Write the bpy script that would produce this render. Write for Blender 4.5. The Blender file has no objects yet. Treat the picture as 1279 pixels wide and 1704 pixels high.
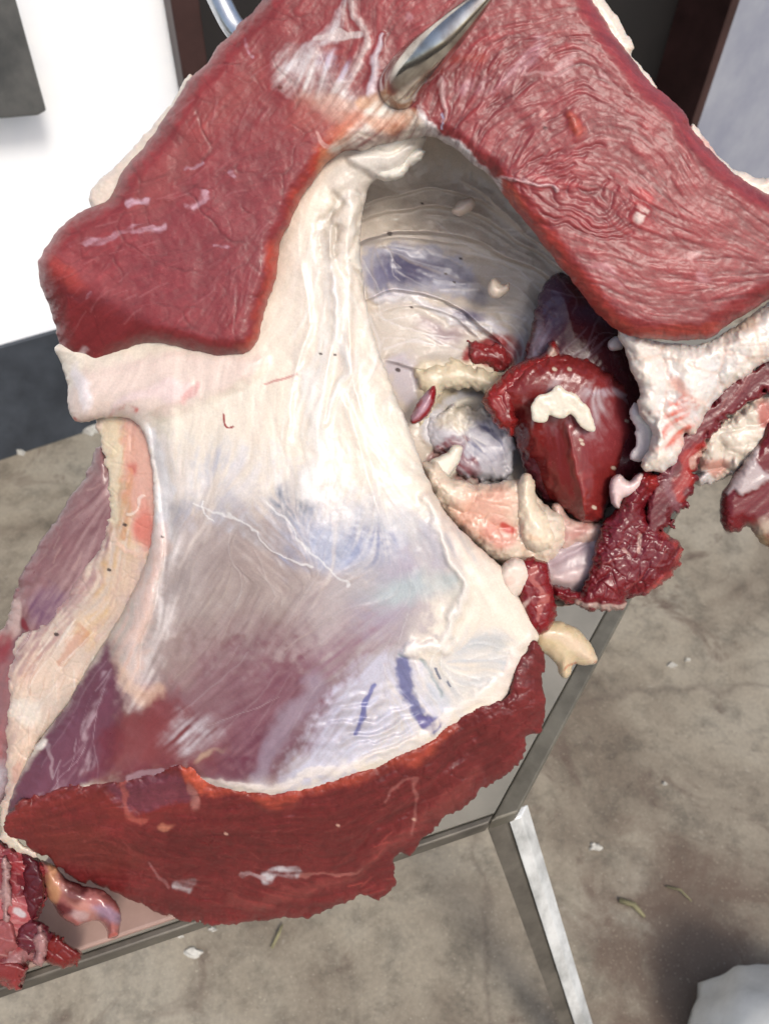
import bpy, math
import numpy as np
from mathutils import Vector, Matrix

# ------------------------------------------------------------------ camera, world, sun, exposure
scn = bpy.context.scene
F = 1280.0; CX = 639.5; CY = 852.0          # focal length and centre of the photograph, in its pixels
down = Vector((595-640, -(1900-852), -1280)).normalized()   # plumb line seen from the camera
Zc = -down
Xc = (Vector((1, 0, 0)) - Vector((1, 0, 0)).dot(Zc)*Zc).normalized()
Yc = Zc.cross(Xc)
R3 = Matrix((Xc, Yc, Zc))                    # camera axes -> world axes
CAM = Vector((0, 0, 1.6))
cam_d = bpy.data.cameras.new("camera"); cam = bpy.data.objects.new("camera", cam_d)
scn.collection.objects.link(cam)
cam.matrix_world = Matrix.Translation(CAM) @ R3.to_4x4()
cam_d.sensor_fit = 'VERTICAL'; cam_d.sensor_height = 36; cam_d.lens = 36*F/1704.0
cam_d.clip_start = 0.02; cam_d.clip_end = 100
cam_d.dof.use_dof = True; cam_d.dof.focus_distance = 0.62; cam_d.dof.aperture_fstop = 8.0
scn.camera = cam

world = bpy.data.worlds.new("World"); scn.world = world; world.use_nodes = True
wt = world.node_tree; bg = wt.nodes['Background']
sky = wt.nodes.new('ShaderNodeTexSky'); sky.sky_type = 'NISHITA'; sky.sun_disc = False
sky.sun_elevation = math.radians(52); sky.sun_rotation = math.radians(150)
sky.air_density = 1.0; sky.dust_density = 4.0; sky.ozone_density = 1.0
wt.links.new(sky.outputs[0], bg.inputs[0]); bg.inputs[1].default_value = 0.13
sun_d = bpy.data.lights.new("sun", 'SUN'); sun_d.energy = 1.5; sun_d.angle = math.radians(14); sun_d.color = (1, .95, .88)
sun = bpy.data.objects.new("sun", sun_d); scn.collection.objects.link(sun)
el, az = math.radians(52), math.radians(150)
sdir = Vector((math.sin(az)*math.cos(el), math.cos(az)*math.cos(el), math.sin(el)))
sun.rotation_euler = sdir.to_track_quat('Z', 'Y').to_euler()
scn.view_settings.view_transform = 'Standard'; scn.view_settings.look = 'None'
scn.view_settings.gamma = 1; scn.view_settings.use_curve_mapping = False
scn.view_settings.exposure = 0.55

# ------------------------------------------------------------------ helpers
rng = np.random.default_rng(11)
C = scn.collection
D0 = 0.62                                    # distance of the hanging cut, metres

def raydir(px, py):
    return R3 @ Vector(((px-CX)/F, -(py-CY)/F, -1.0))
def at(px, py, t): return CAM + raydir(px, py)*t
def on_plane(px, py, p0, n):
    r = raydir(px, py); t = (p0-CAM).dot(n)/r.dot(n); return CAM + r*t
def on_z(px, py, z): return on_plane(px, py, Vector((0, 0, z)), Vector((0, 0, 1)))
R3n = np.array(R3)
def pos_np(X, Y, Hh):
    t = D0*(1 - Hh/F)
    v = np.stack([(X-CX)/F, -(Y-CY)/F, -np.ones_like(X)], -1) @ R3n.T
    return v*t[..., None] + np.array(CAM)

def lin(c):
    c = np.array(c, float)/255.0
    return np.where(c <= .04045, c/12.92, ((c+.055)/1.055)**2.4)

def tag(o, label=None, cat=None, group=None, kind=None):
    if label: o['label'] = label
    if cat: o['category'] = cat
    if group: o['group'] = group
    if kind: o['kind'] = kind
    return o
def empty(name, loc, label, cat, group=None):
    o = bpy.data.objects.new(name, None); C.objects.link(o); o.location = loc; o.empty_display_size = .05
    return tag(o, label, cat, group)
def link(name, me, mat, parent=None, smooth=True):
    if mat: me.materials.append(mat)
    if smooth and len(me.polygons): me.polygons.foreach_set('use_smooth', [True]*len(me.polygons))
    o = bpy.data.objects.new(name, me); C.objects.link(o)
    if parent:
        o.parent = parent; o.matrix_parent_inverse = Matrix.Translation(-parent.location)
    return o

def nodes(name):
    m = bpy.data.materials.new(name); m.use_nodes = True
    nt = m.node_tree; return m, nt, nt.nodes['Principled BSDF']
def N(nt, t, **kw):
    n = nt.nodes.new(t)
    for k, v in kw.items():
        if k.startswith('i_'): n.inputs[k[2:].replace('_', ' ')].default_value = v
        else: setattr(n, k, v)
    return n
def ramp(nt, src, stops):
    r = nt.nodes.new('ShaderNodeValToRGB'); e = r.color_ramp.elements
    while len(e) < len(stops): e.new(0.5)
    for k, (p, c) in enumerate(stops):
        e[k].position = p; e[k].color = (*[float(x) for x in c], 1) if hasattr(c, '__len__') else (c, c, c, 1)
    nt.links.new(src, r.inputs[0]); return r
def mixc(nt, fac, a, b, mode='MIX'):
    m = nt.nodes.new('ShaderNodeMix'); m.data_type = 'RGBA'; m.blend_type = mode
    for s, v in ((0, fac), (6, a), (7, b)):
        if hasattr(v, 'is_output') or hasattr(v, 'links'): nt.links.new(v, m.inputs[s])
        elif hasattr(v, '__len__'): m.inputs[s].default_value = (*[float(x) for x in v], 1)
        else: m.inputs[s].default_value = v
    return m.outputs[2]

def flesh_material(name, bump, rough_add, sss, noise_scale, spec=.4, fleck=0, coat=.12):
    m, nt, b = nodes(name)
    at_ = N(nt, 'ShaderNodeAttribute', attribute_name='Col')
    tc = nt.nodes.new('ShaderNodeTexCoord')
    n1 = N(nt, 'ShaderNodeTexNoise', i_Scale=noise_scale, i_Detail=5.0, i_Roughness=.6)
    nt.links.new(tc.outputs['Object'], n1.inputs['Vector'])
    n2 = N(nt, 'ShaderNodeTexNoise', i_Scale=noise_scale*.13, i_Detail=4.0)
    nt.links.new(tc.outputs['Object'], n2.inputs['Vector'])
    r1 = ramp(nt, n1.outputs[0], [(.3, .92), (.7, 1.07)])
    c1 = mixc(nt, 1.0, at_.outputs['Color'], r1.outputs[0], 'MULTIPLY')
    if fleck:
        n3 = N(nt, 'ShaderNodeTexNoise', i_Scale=430.0, i_Detail=4.0, i_Roughness=.7, i_Distortion=.8); nt.links.new(tc.outputs['Object'], n3.inputs['Vector'])
        n4 = N(nt, 'ShaderNodeTexNoise', i_Scale=45.0, i_Detail=3.0); nt.links.new(tc.outputs['Object'], n4.inputs['Vector'])
        ms = N(nt, 'ShaderNodeMath', operation='MULTIPLY_ADD'); nt.links.new(n4.outputs[0], ms.inputs[0]); ms.inputs[1].default_value = .35; nt.links.new(n3.outputs[0], ms.inputs[2])
        r3 = ramp(nt, ms.outputs[0], [(.78, 0.), (.92, fleck)]); c1 = mixc(nt, r3.outputs[0], c1, lin((180, 90, 88)))
        r4 = ramp(nt, n3.outputs[0], [(.28, fleck), (.42, 0.)]); c1 = mixc(nt, r4.outputs[0], c1, lin((92, 30, 32)))
    nt.links.new(c1, b.inputs['Base Color'])
    add = N(nt, 'ShaderNodeMath', operation='ADD'); mul = N(nt, 'ShaderNodeMath', operation='MULTIPLY_ADD')
    nt.links.new(n2.outputs[0], mul.inputs[0]); mul.inputs[1].default_value = .35; mul.inputs[2].default_value = rough_add-.17
    nt.links.new(at_.outputs['Alpha'], add.inputs[0]); nt.links.new(mul.outputs[0], add.inputs[1]); add.use_clamp = True
    nt.links.new(add.outputs[0], b.inputs['Roughness'])
    bp = N(nt, 'ShaderNodeBump', i_Strength=bump, i_Distance=.0008)
    nb_ = N(nt, 'ShaderNodeTexNoise', i_Scale=noise_scale*.3, i_Detail=6.0, i_Roughness=.7, i_Distortion=1.0); nt.links.new(tc.outputs['Object'], nb_.inputs['Vector'])
    nt.links.new(nb_.outputs[0], bp.inputs['Height']); nt.links.new(bp.outputs[0], b.inputs['Normal'])
    b.inputs['Subsurface Weight'].default_value = sss
    b.inputs['Subsurface Radius'].default_value = (1, .35, .2); b.inputs['Subsurface Scale'].default_value = .004
    b.inputs['Specular IOR Level'].default_value = spec
    b.inputs['Coat Weight'].default_value = coat; b.inputs['Coat Roughness'].default_value = .22
    return m
M_MUSCLE = flesh_material('raw_muscle', .22, -.06, .12, 1300, .32, .2)
M_MEMB = flesh_material('silverskin', .06, -.06, .1, 700)
M_FAT = flesh_material('beef_fat', .05, -.06, .35, 420)

# ------------------------------------------------------------------ lattice, noise and fibre fields
GS = 1.8
x0, y0, x1, y1 = -80, -80, 1360, 1790
NX = int((x1-x0)/GS)+1; NY = int((y1-y0)/GS)+1
GX, GY = np.meshgrid(x0+GS*np.arange(NX), y0+GS*np.arange(NY))

def vnoise(x, y, s, seed):
    r = np.random.default_rng(seed).random((256, 256)).astype(np.float64)
    u, v = x/s+1000.3, y/s+1000.7
    i, j = np.floor(u).astype(int), np.floor(v).astype(int)
    fu, fv = u-i, v-j; fu = fu*fu*(3-2*fu); fv = fv*fv*(3-2*fv)
    i0, i1, j0, j1 = i & 255, (i+1) & 255, j & 255, (j+1) & 255
    return (r[j0, i0]*(1-fu)*(1-fv)+r[j0, i1]*fu*(1-fv)+r[j1, i0]*(1-fu)*fv+r[j1, i1]*fu*fv)*2-1
def fbm(x, y, s, seed, o=4, g=.5):
    t = 0; a = 1; n = 0
    for k in range(o):
        t = t + a*vnoise(x, y, s/2**k, seed+k); n += a; a *= g
    return t/n*1.6
def worley(x, y, s, seed):
    r = np.random.default_rng(seed).random((64, 64, 2))
    u, v = x/s+640, y/s+640; i, j = np.floor(u).astype(int), np.floor(v).astype(int)
    f1 = np.full(x.shape, 9.); f2 = f1.copy()
    for dj in (-1, 0, 1):
        for di in (-1, 0, 1):
            p = r[(j+dj) & 63, (i+di) & 63]
            d = np.hypot(i+di+p[..., 0]-u, j+dj+p[..., 1]-v)
            f2 = np.minimum(f2, np.maximum(f1, d)); f1 = np.minimum(f1, d)
    return f1, f2

# fibre direction, sampled by eye: x, y, degrees (anticlockwise from right)
DIRS = [(150,450,30),(250,300,35),(300,450,15),(400,500,60),(430,300,30),(400,150,50),(500,60,60),(580,60,80),
 (720,60,40),(700,200,75),(760,240,72),(800,200,60),(850,150,42),(920,130,25),(880,250,55),(940,210,40),(1000,150,-30),
 (980,300,-20),(1050,330,-40),(900,330,-35),(950,370,-20),(1100,300,-50),(1200,400,-20),(1100,420,-15),(1000,450,-25),(1100,500,0),(1200,500,10),(1250,350,-40),
 (1050,520,-10),(830,340,-45),(900,430,-50),(900,60,10),(1000,60,-50),
 (560,400,85),(560,600,85),(620,450,-80),(500,700,88),(350,650,80),(650,750,-72),(700,850,-65),(780,930,-50),(760,1050,60),(700,950,-80),
 (270,800,88),(260,1000,84),(220,1150,75),(350,850,60),(450,900,-35),(560,850,75),(400,1050,60),(500,1150,50),(330,1200,45),(620,1000,40),(600,1200,50),(700,1150,-60),(800,1100,-10),
 (100,1250,58),(150,1150,65),(50,1200,80),(100,1000,60),(180,850,80),(120,850,55),
 (100,1380,5),(300,1400,-5),(500,1400,5),(650,1350,30),(800,1230,45),(400,1500,-5),(200,1450,-15),(600,1460,20),
 (650,360,15),(750,360,-10),(850,400,-25),(930,460,-40),(700,420,-5),(700,500,-5),(780,530,-30),(700,640,20),(750,750,-40),(950,550,70),
 (950,650,70),(1000,700,-60),(950,780,-75),(850,850,50),(1050,900,60),(1030,960,40),(1200,680,35),(1120,800,60),(1120,600,-10),(880,1000,-60)]
vx = np.zeros_like(GX); vy = np.zeros_like(GX); ws = np.zeros_like(GX)
for (a, b, dg) in DIRS:
    w = 1/(((GX-a)**2+(GY-b)**2)/900.+1)**2; t = math.radians(dg)*2
    vx += w*math.cos(t); vy += w*math.sin(t)
ang = np.arctan2(vy, vx)/2 + .35*fbm(GX, GY, 90, 5)
DX, DY = np.cos(ang), -np.sin(ang)
KL = 2.25/GS
def lic(noise, L, step):
    acc = noise.copy(); n = 1
    for sg in (1, -1):
        px = np.tile(np.arange(NX, dtype=float), (NY, 1)); py = np.tile(np.arange(NY, dtype=float)[:, None], (1, NX))
        ux, uy = DX*sg, DY*sg
        for k in range(L):
            px = px+ux*step*KL; py = py+uy*step
            i = np.clip(np.rint(px).astype(int), 0, NX-1); j = np.clip(np.rint(py).astype(int), 0, NY-1)
            nx_, ny_ = DX[j, i], DY[j, i]; s = np.where(nx_*ux+ny_*uy < 0, -1., 1.)
            ux, uy = nx_*s, ny_*s
            acc += noise[j, i]; n += 1
    acc /= n; acc -= acc.mean(); return acc/acc.std()
white = rng.standard_normal(GX.shape)
LICF = lic(white, 9, 1.0)
LICM = lic(vnoise(GX, GY, 6, 31)+.5*vnoise(GX, GY, 3.5, 36), 14, 1.2)
LICC = lic(vnoise(GX, GY, 14, 32), 18, 1.6)
WX = GX+14*fbm(GX, GY, 60, 41, 3)+2.2*fbm(GX, GY, 14, 45, 2); WY = GY+14*fbm(GX, GY, 60, 51, 3)+2.2*fbm(GX, GY, 14, 55, 2)
SX = GX+18*vnoise(GX, GY, 75, 47)+5*vnoise(GX, GY, 30, 49); SY = GY+18*vnoise(GX, GY, 75, 57)+5*vnoise(GX, GY, 30, 59)
NB = fbm(GX, GY, 120, 61); NM = fbm(GX, GY, 40, 71); NF = fbm(GX, GY, 12, 81, 3)
FI = dict(lf=LICF, lm=LICM, lc=LICC, wx=WX, wy=WY, sx=SX, sy=SY, nb=NB, nm=NM, nf=NF)

def catmull(P, closed=True, k=4):
    P = np.array(P, float); n = len(P); out = []
    for i in range(n if closed else n-1):
        g = (lambda q: P[q % n]) if closed else (lambda q: P[min(max(q, 0), n-1)])
        a, b, c, d = g(i-1), g(i), g(i+1), g(i+2)
        for j in range(k):
            t = j/k
            out.append(.5*((2*b)+(c-a)*t+(2*a-5*b+4*c-d)*t*t+(3*b-a-3*c+d)*t**3))
    if not closed: out.append(P[-1])
    return np.array(out)
def seg_dist(X, Y, P, closed):
    d2 = np.full(X.shape, 1e12); n = len(P); side = np.zeros(X.shape); tt = np.zeros(X.shape)
    ins = np.zeros(X.shape, bool); m = n if closed else n-1
    for i in range(m):
        ax, ay = P[i]; bx, by = P[(i+1) % n]
        ex, ey = bx-ax, by-ay; L = ex*ex+ey*ey+1e-9
        wx, wy = X-ax, Y-ay; t = np.clip((wx*ex+wy*ey)/L, 0, 1)
        q = (wx-ex*t)**2+(wy-ey*t)**2; k = q < d2
        d2 = np.where(k, q, d2)
        if closed:
            cr = ((ay > Y) != (by > Y))
            if ey != 0: ins ^= cr & (X < (Y-ay)*ex/ey+ax)
        else:
            side = np.where(k, np.sign(ex*wy-ey*wx), side); tt = np.where(k, (i+t)/m, tt)
    return np.sqrt(d2), ins, side, tt
def poly_sd(X, Y, P):
    s = 2; Xs, Ys = X[::s, ::s], Y[::s, ::s]
    d, ins, _, _ = seg_dist(Xs, Ys, P, True); sd = np.where(ins, d, -d)
    jj = np.arange(X.shape[0])/s; ii = np.arange(X.shape[1])/s
    j0 = np.minimum(jj.astype(int), sd.shape[0]-2); i0 = np.minimum(ii.astype(int), sd.shape[1]-2)
    fj = (jj-j0)[:, None]; fi = (ii-i0)[None, :]
    A = sd[j0][:, i0]; B = sd[j0][:, i0+1]; Cc = sd[j0+1][:, i0]; Dd = sd[j0+1][:, i0+1]
    return A*(1-fi)*(1-fj)+B*fi*(1-fj)+Cc*(1-fi)*fj+Dd*fi*fj

def body(X, Y):
    return -.2*(Y-852) + 75*np.exp(-((X-430)/330)**2-((Y-1020)/330)**2)
def tiltb(X, Y): return -.2*(Y-852)
NMESH = [0]
class Layer:
    def __init__(s, name, poly, mat, parent, fill, off=0, T=30, R=40, Tb=25, rag=3, ragc=0, base=body, smooth=True, gloss=.45):
        P = catmull(poly) if smooth else np.array(poly, float)
        s.name, s.mat, s.parent = name, mat, parent
        ix0 = max(int((P[:, 0].min()-15-x0)/GS), 0); ix1 = min(int((P[:, 0].max()+15-x0)/GS)+2, NX)
        iy0 = max(int((P[:, 1].min()-15-y0)/GS), 0); iy1 = min(int((P[:, 1].max()+15-y0)/GS)+2, NY)
        sl = (slice(iy0, iy1), slice(ix0, ix1))
        s.X, s.Y = GX[sl].copy(), GY[sl].copy()
        for k, v in FI.items(): setattr(s, k, v[sl])
        s.sd = poly_sd(s.X, s.Y, P) + rag*s.nf + ragc*s.nm
        c = np.clip(s.sd/R, 0, 1); cb = np.clip(s.sd/(R*.7), 0, 1)
        s.b0 = base(s.X, s.Y)+off
        s.h = s.b0 + T*np.sqrt(1-(1-c)**2)
        s.hb = s.b0 - Tb*np.sqrt(1-(1-cb)**2)
        s.col = np.tile(lin(fill), (*s.X.shape, 1)); s.gl = np.full(s.X.shape, gloss)
    def _bb(s, P, pad):
        a = (s.X[0] > P[:, 0].min()-pad) & (s.X[0] < P[:, 0].max()+pad)
        b = (s.Y[:, 0] > P[:, 1].min()-pad) & (s.Y[:, 0] < P[:, 1].max()+pad)
        i = np.nonzero(a)[0]; j = np.nonzero(b)[0]
        if len(i) < 2 or len(j) < 2: return None
        return (slice(j[0], j[-1]+1), slice(i[0], i[-1]+1))
    def mix(s, sl, m, color, dg=None):
        m = np.clip(m, 0, 1)[..., None]
        s.col[sl] = s.col[sl]*(1-m)+lin(color)*m
        if dg is not None: s.gl[sl] = s.gl[sl]*(1-m[..., 0])+dg*m[..., 0]
    def blob(s, x, y, rx, ry, a, color, al=1., soft=.6, n=.3, dh=0, streak=0, dg=None):
        r = max(rx, ry)*1.9
        sl = s._bb(np.array([[x-r, y-r], [x+r, y+r]]), 15)
        if sl is None: return s
        t = math.radians(a); X, Y = s.wx[sl]-x, s.wy[sl]-y
        u = X*math.cos(t)-Y*math.sin(t); v = X*math.sin(t)+Y*math.cos(t)
        q = np.hypot(u/rx, v/ry)+n*s.nm[sl]*.6+n*s.nf[sl]*.35
        m = np.clip((1+soft/2-q)/soft, 0, 1); m = m*m*(3-2*m)
        if streak: m = m*np.clip(.6+streak*s.lm[sl], 0, 1.3)
        if color: s.mix(sl, m*al, color, dg)
        if dh: s.h[sl] += dh*np.exp(-1.1*np.hypot(u/rx, v/ry)**2.4)*(1+.15*s.nm[sl])
        return s
    def stroke(s, pts, w, color, al=1., soft=.6, n=.25, dh=0, streak=0, taper=0, warp=1, dg=None, spline=True):
        P = catmull(pts, False, 4) if spline and len(pts) > 2 else np.array(pts, float)
        sl = s._bb(P, w*2+22)
        if sl is None: return s
        X = s.X[sl]*(1-warp)+s.wx[sl]*warp; Y = s.Y[sl]*(1-warp)+s.wy[sl]*warp
        d, _, _, t = seg_dist(X, Y, P, False)
        W = w*(1-taper*t) if taper else w
        q = d/np.maximum(W, .5)+n*s.nf[sl]
        m = np.clip((1+soft/2-q)/soft, 0, 1); m = m*m*(3-2*m)
        if streak: m = m*np.clip(.6+streak*s.lm[sl], 0, 1.3)
        if color: s.mix(sl, m*al, color, dg)
        if dh: s.h[sl] += .85*dh*np.exp(-.8*(d/np.maximum(W*1.25, 2.2))**2)
        return s
    def pfill(s, poly, color, al=1., soft=20, n=8, dh=0, streak=0, warp=.6, dg=None):
        P = catmull(poly); sl = s._bb(P, soft+30)
        if sl is None: return s
        X = s.X[sl]*(1-warp)+s.wx[sl]*warp; Y = s.Y[sl]*(1-warp)+s.wy[sl]*warp
        d, ins, _, _ = seg_dist(X, Y, P, True); q = np.where(ins, d, -d)+n*s.nf[sl]
        m = np.clip(.5+q/soft, 0, 1); m = m*m*(3-2*m)
        if streak: m = m*np.clip(.6+streak*s.lm[sl], 0, 1.3)
        if color: s.mix(sl, m*al, color, dg)
        if dh: mh = np.clip(.5+np.where(ins, d, -d)/(soft*1.5), 0, 1); s.h[sl] += dh*mh*mh*(3-2*mh)
        return s
    def fold(s, pts, dh, wup=40, wdn=4, color=None, al=.5):
        P = catmull(pts, False, 5); X = s.X+.4*(s.sx-s.X); Y = s.Y+.4*(s.sy-s.Y)
        d, _, sd, t = seg_dist(X, Y, P, False); end = np.clip(t*7, 0, 1)*np.clip((1-t)*7, 0, 1); q = d*sd
        f = np.where(q < 0, np.exp(q/wup), np.exp(-(q/wdn)**2))*end
        s.h += dh*f*(1+.25*s.nm)
        if color: s.mix((slice(None), slice(None)), al*np.where(q < 0, np.exp(q/(wup*.5)), np.exp(-(q/wdn)**2))*end*np.clip(.8+.3*s.lm, 0, 1.2), color)
        return s
    def slope(s, pts, k, rnd=20):
        P = catmull(pts, False, 4); d, _, sd, _ = seg_dist(s.X, s.Y, P, False)
        q = np.maximum(d*sd, 0); e = k*(np.sqrt(q*q+rnd*rnd)-rnd); s.h -= e; s.hb -= e; s.b0 -= e
        return s
    def fibres(s, ch=1.2, cc=.08, fine=.5, m=1.):
        s.h += .4*m*ch*(.5*s.lc+.6*s.lm+fine*.35*s.lf)
        s.col *= (1+m*cc*(.6*s.lm+.5*s.lf+.3*s.lc))[..., None]; return s
    def creases(s, sc, seed, depth, w=.06, dark=.25, warp=1.6):
        X = s.X+warp*.6*(s.sx-s.X)+.5*(s.wx-s.X); Y = s.Y+warp*.6*(s.sy-s.Y)+.5*(s.wy-s.Y)
        f1, f2 = worley(X, Y*1.15, sc, seed); e = np.exp(-((f2-f1)/w)**2)*np.clip(.55+.7*s.nm, 0, 1)
        s.h -= .45*depth*e; s.col *= (1-dark*e)[..., None]; return s  # groove shade is also put into the colour
    def lumps(s, sc, seed, amp, line=.0):
        X = s.sx; Y = s.sy
        f1, f2 = worley(X, Y, sc, seed); g = f2-f1
        s.h += amp*2.1*(np.sqrt(np.clip(1.05-(f1/.98)**2, .02, 1.05))-.8)
        if line: s.mix((slice(None), slice(None)), np.exp(-(g/.07)**2)*line, (222, 170, 140))
        return s
    def tone(s, a=.1, b=.06, hue=None):
        s.col *= (1+a*s.nb+b*s.nm+.03*s.nf)[..., None]
        if hue is not None:
            s.col *= 1+np.array(hue)*(s.nm*.6+s.nb*.5)[..., None]
        return s
    def strands(s, box, n, color, al, w=(.6, 1.5), L=(40, 160), seed=3, dh=.6, poly=None):
        r = np.random.default_rng(seed)
        for _ in range(n):
            x, y = r.uniform(box[0], box[2]), r.uniform(box[1], box[3]); P = [(x, y)]; sg = r.choice([-1, 1]); u = None
            turn = r.uniform(-.35, .35)
            for q in range(int(r.uniform(*L)/12)):
                i = int((x-x0)/GS); j = int((y-y0)/GS)
                if not (0 <= i < NX and 0 <= j < NY): break
                a = math.atan2(DY[j, i], DX[j, i])+turn; v = np.array([math.cos(a), math.sin(a)])*sg
                if u is not None and v @ u < 0: v = -v
                u = v; x += v[0]*12; y += v[1]*12; P.append((x, y))
            if len(P) > 2: s.stroke(P, r.uniform(*w)*.85, color, al*r.uniform(.3, .9), soft=1.6, n=.3, dh=dh*.45, warp=.3, spline=False)
        return s
    def specks(s, pts, color=(60, 40, 35), r=2.6):
        for (x, y) in pts: s.stroke([(x-1, y), (x+1.5, y+1)], r, color, .9, soft=.6, n=.2, warp=0, spline=False)
        return s
    def build(s, label=None):
        ny, nx = s.X.shape; sd = s.sd; ins = sd > 0
        cell = ins[:-1, :-1] | ins[:-1, 1:] | ins[1:, :-1] | ins[1:, 1:]
        used = np.zeros((ny, nx), bool)
        used[:-1, :-1] |= cell; used[:-1, 1:] |= cell; used[1:, :-1] |= cell; used[1:, 1:] |= cell
        gy, gx = np.gradient(sd, GS); g2 = np.maximum(gx*gx+gy*gy, .15)
        out = used & ~ins
        k = np.clip(-sd/g2, 0, GS*1.3)*out
        X = s.X+gx*k; Y = s.Y+gy*k
        rim = s.b0 + .5*(s.h-s.h)
        h = np.where(out, s.b0+np.clip(s.h-s.b0, -40, 8), s.h)
        hb = np.minimum(s.hb, s.h-2)
        idx = np.full((ny, nx), -1); n1 = int(used.sum()); idx[used] = np.arange(n1)
        inner = used & ins; idb = idx.copy(); n2 = int(inner.sum()); idb[inner] = n1+np.arange(n2)
        V = np.concatenate([pos_np(X[used], Y[used], h[used]), pos_np(X[inner], Y[inner], hb[inner])])
        cj, ci = np.nonzero(cell)
        q = lambda I: np.stack([I[cj, ci], I[cj+1, ci], I[cj+1, ci+1], I[cj, ci+1]], -1)
        Fc = np.concatenate([q(idx), q(idb)[:, ::-1]])
        if s.parent is not None: V = V-np.array(s.parent.location)
        me = bpy.data.meshes.new(s.name)
        me.vertices.add(len(V)); me.vertices.foreach_set('co', V.ravel())
        me.loops.add(Fc.size); me.loops.foreach_set('vertex_index', Fc.ravel())
        me.polygons.add(len(Fc)); me.polygons.foreach_set('loop_start', np.arange(len(Fc))*4)
        me.polygons.foreach_set('loop_total', np.full(len(Fc), 4)); me.update(calc_edges=True)
        a = me.color_attributes.new('Col', 'FLOAT_COLOR', 'POINT')
        cc = np.concatenate([s.col[used], s.col[inner]*.9])*(.58 if s.mat is M_MUSCLE else .67)
        gl = np.concatenate([s.gl[used], s.gl[inner]])[:, None]
        a.data.foreach_set('color', np.concatenate([np.clip(cc, .002, .9), gl], 1).astype(np.float32).ravel())
        me.materials.append(s.mat); me.polygons.foreach_set('use_smooth', np.ones(len(Fc), bool))
        o = bpy.data.objects.new(s.name, me); C.objects.link(o)
        if s.parent is not None: o.parent = s.parent
        if label: o['label'] = label
        return o

def tube(path, radii, n=10, jitter=0, seed=1, cap=True):
    """closed tapered tube through world points; returns mesh"""
    P = [Vector(p) for p in path]; vs = []; fs = []; r_ = np.random.default_rng(seed)
    up = Vector((.3, .2, 1)).normalized(); prev = None
    for i, p in enumerate(P):
        d = (P[min(i+1, len(P)-1)]-P[max(i-1, 0)]).normalized()
        a = (up if prev is None else prev); a = (a-d*a.dot(d)).normalized(); prev = a; b = d.cross(a)
        for k in range(n):
            t = 2*math.pi*k/n; rr = radii[i]*(1+jitter*r_.uniform(-1, 1))
            vs.append(p+a*math.cos(t)*rr+b*math.sin(t)*rr)
    for i in range(len(P)-1):
        for k in range(n):
            k2 = (k+1) % n; fs.append((i*n+k, i*n+k2, (i+1)*n+k2, (i+1)*n+k))
    fs.append(tuple(range(n))[::-1]); fs.append(tuple((len(P)-1)*n+k for k in range(n)))
    return vs, fs
def mesh_of(name, vs, fs):
    me = bpy.data.meshes.new(name); me.from_pydata([tuple(v) for v in vs], [], fs); me.update(); return me
def loc_(vs, parent): return [Vector(v)-parent.location for v in vs] if parent else vs
def hull_slab(pts, vec):
    n = len(pts); vs = [Vector(p) for p in pts]+[Vector(p)+vec for p in pts]
    fs = [tuple(range(n)), tuple(range(2*n-1, n-1, -1))]+[(i, i+n, (i+1) % n+n, (i+1) % n) for i in range(n)]
    return vs, fs
def add_part(name, vs, fs, mat, parent=None, smooth=False, bevel=0):
    me = mesh_of(name, loc_(vs, parent), fs)
    import bmesh
    bm = bmesh.new(); bm.from_mesh(me); bmesh.ops.recalc_face_normals(bm, faces=bm.faces); bm.to_mesh(me); bm.free()
    me.materials.append(mat)
    if smooth: me.polygons.foreach_set('use_smooth', [True]*len(me.polygons))
    o = bpy.data.objects.new(name, me); C.objects.link(o)
    if parent: o.parent = parent
    if bevel:
        b = o.modifiers.new('bevel', 'BEVEL'); b.width = bevel; b.segments = 3; b.limit_method = 'ANGLE'
    return o
def square_bar(p, q, w, up, mat, name, parent, w2=None, bevel=.002):
    p, q = Vector(p), Vector(q); d = (q-p).normalized(); u = (Vector(up)-d*Vector(up).dot(d)).normalized(); s_ = d.cross(u)
    w2 = w2 or w
    ring = [p+s_*w/2*a+u*w2/2*b for a, b in ((-1, -1), (1, -1), (1, 1), (-1, 1))]
    vs, fs = hull_slab(ring, q-p); return add_part(name, vs, fs, mat, parent, bevel=bevel)

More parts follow.
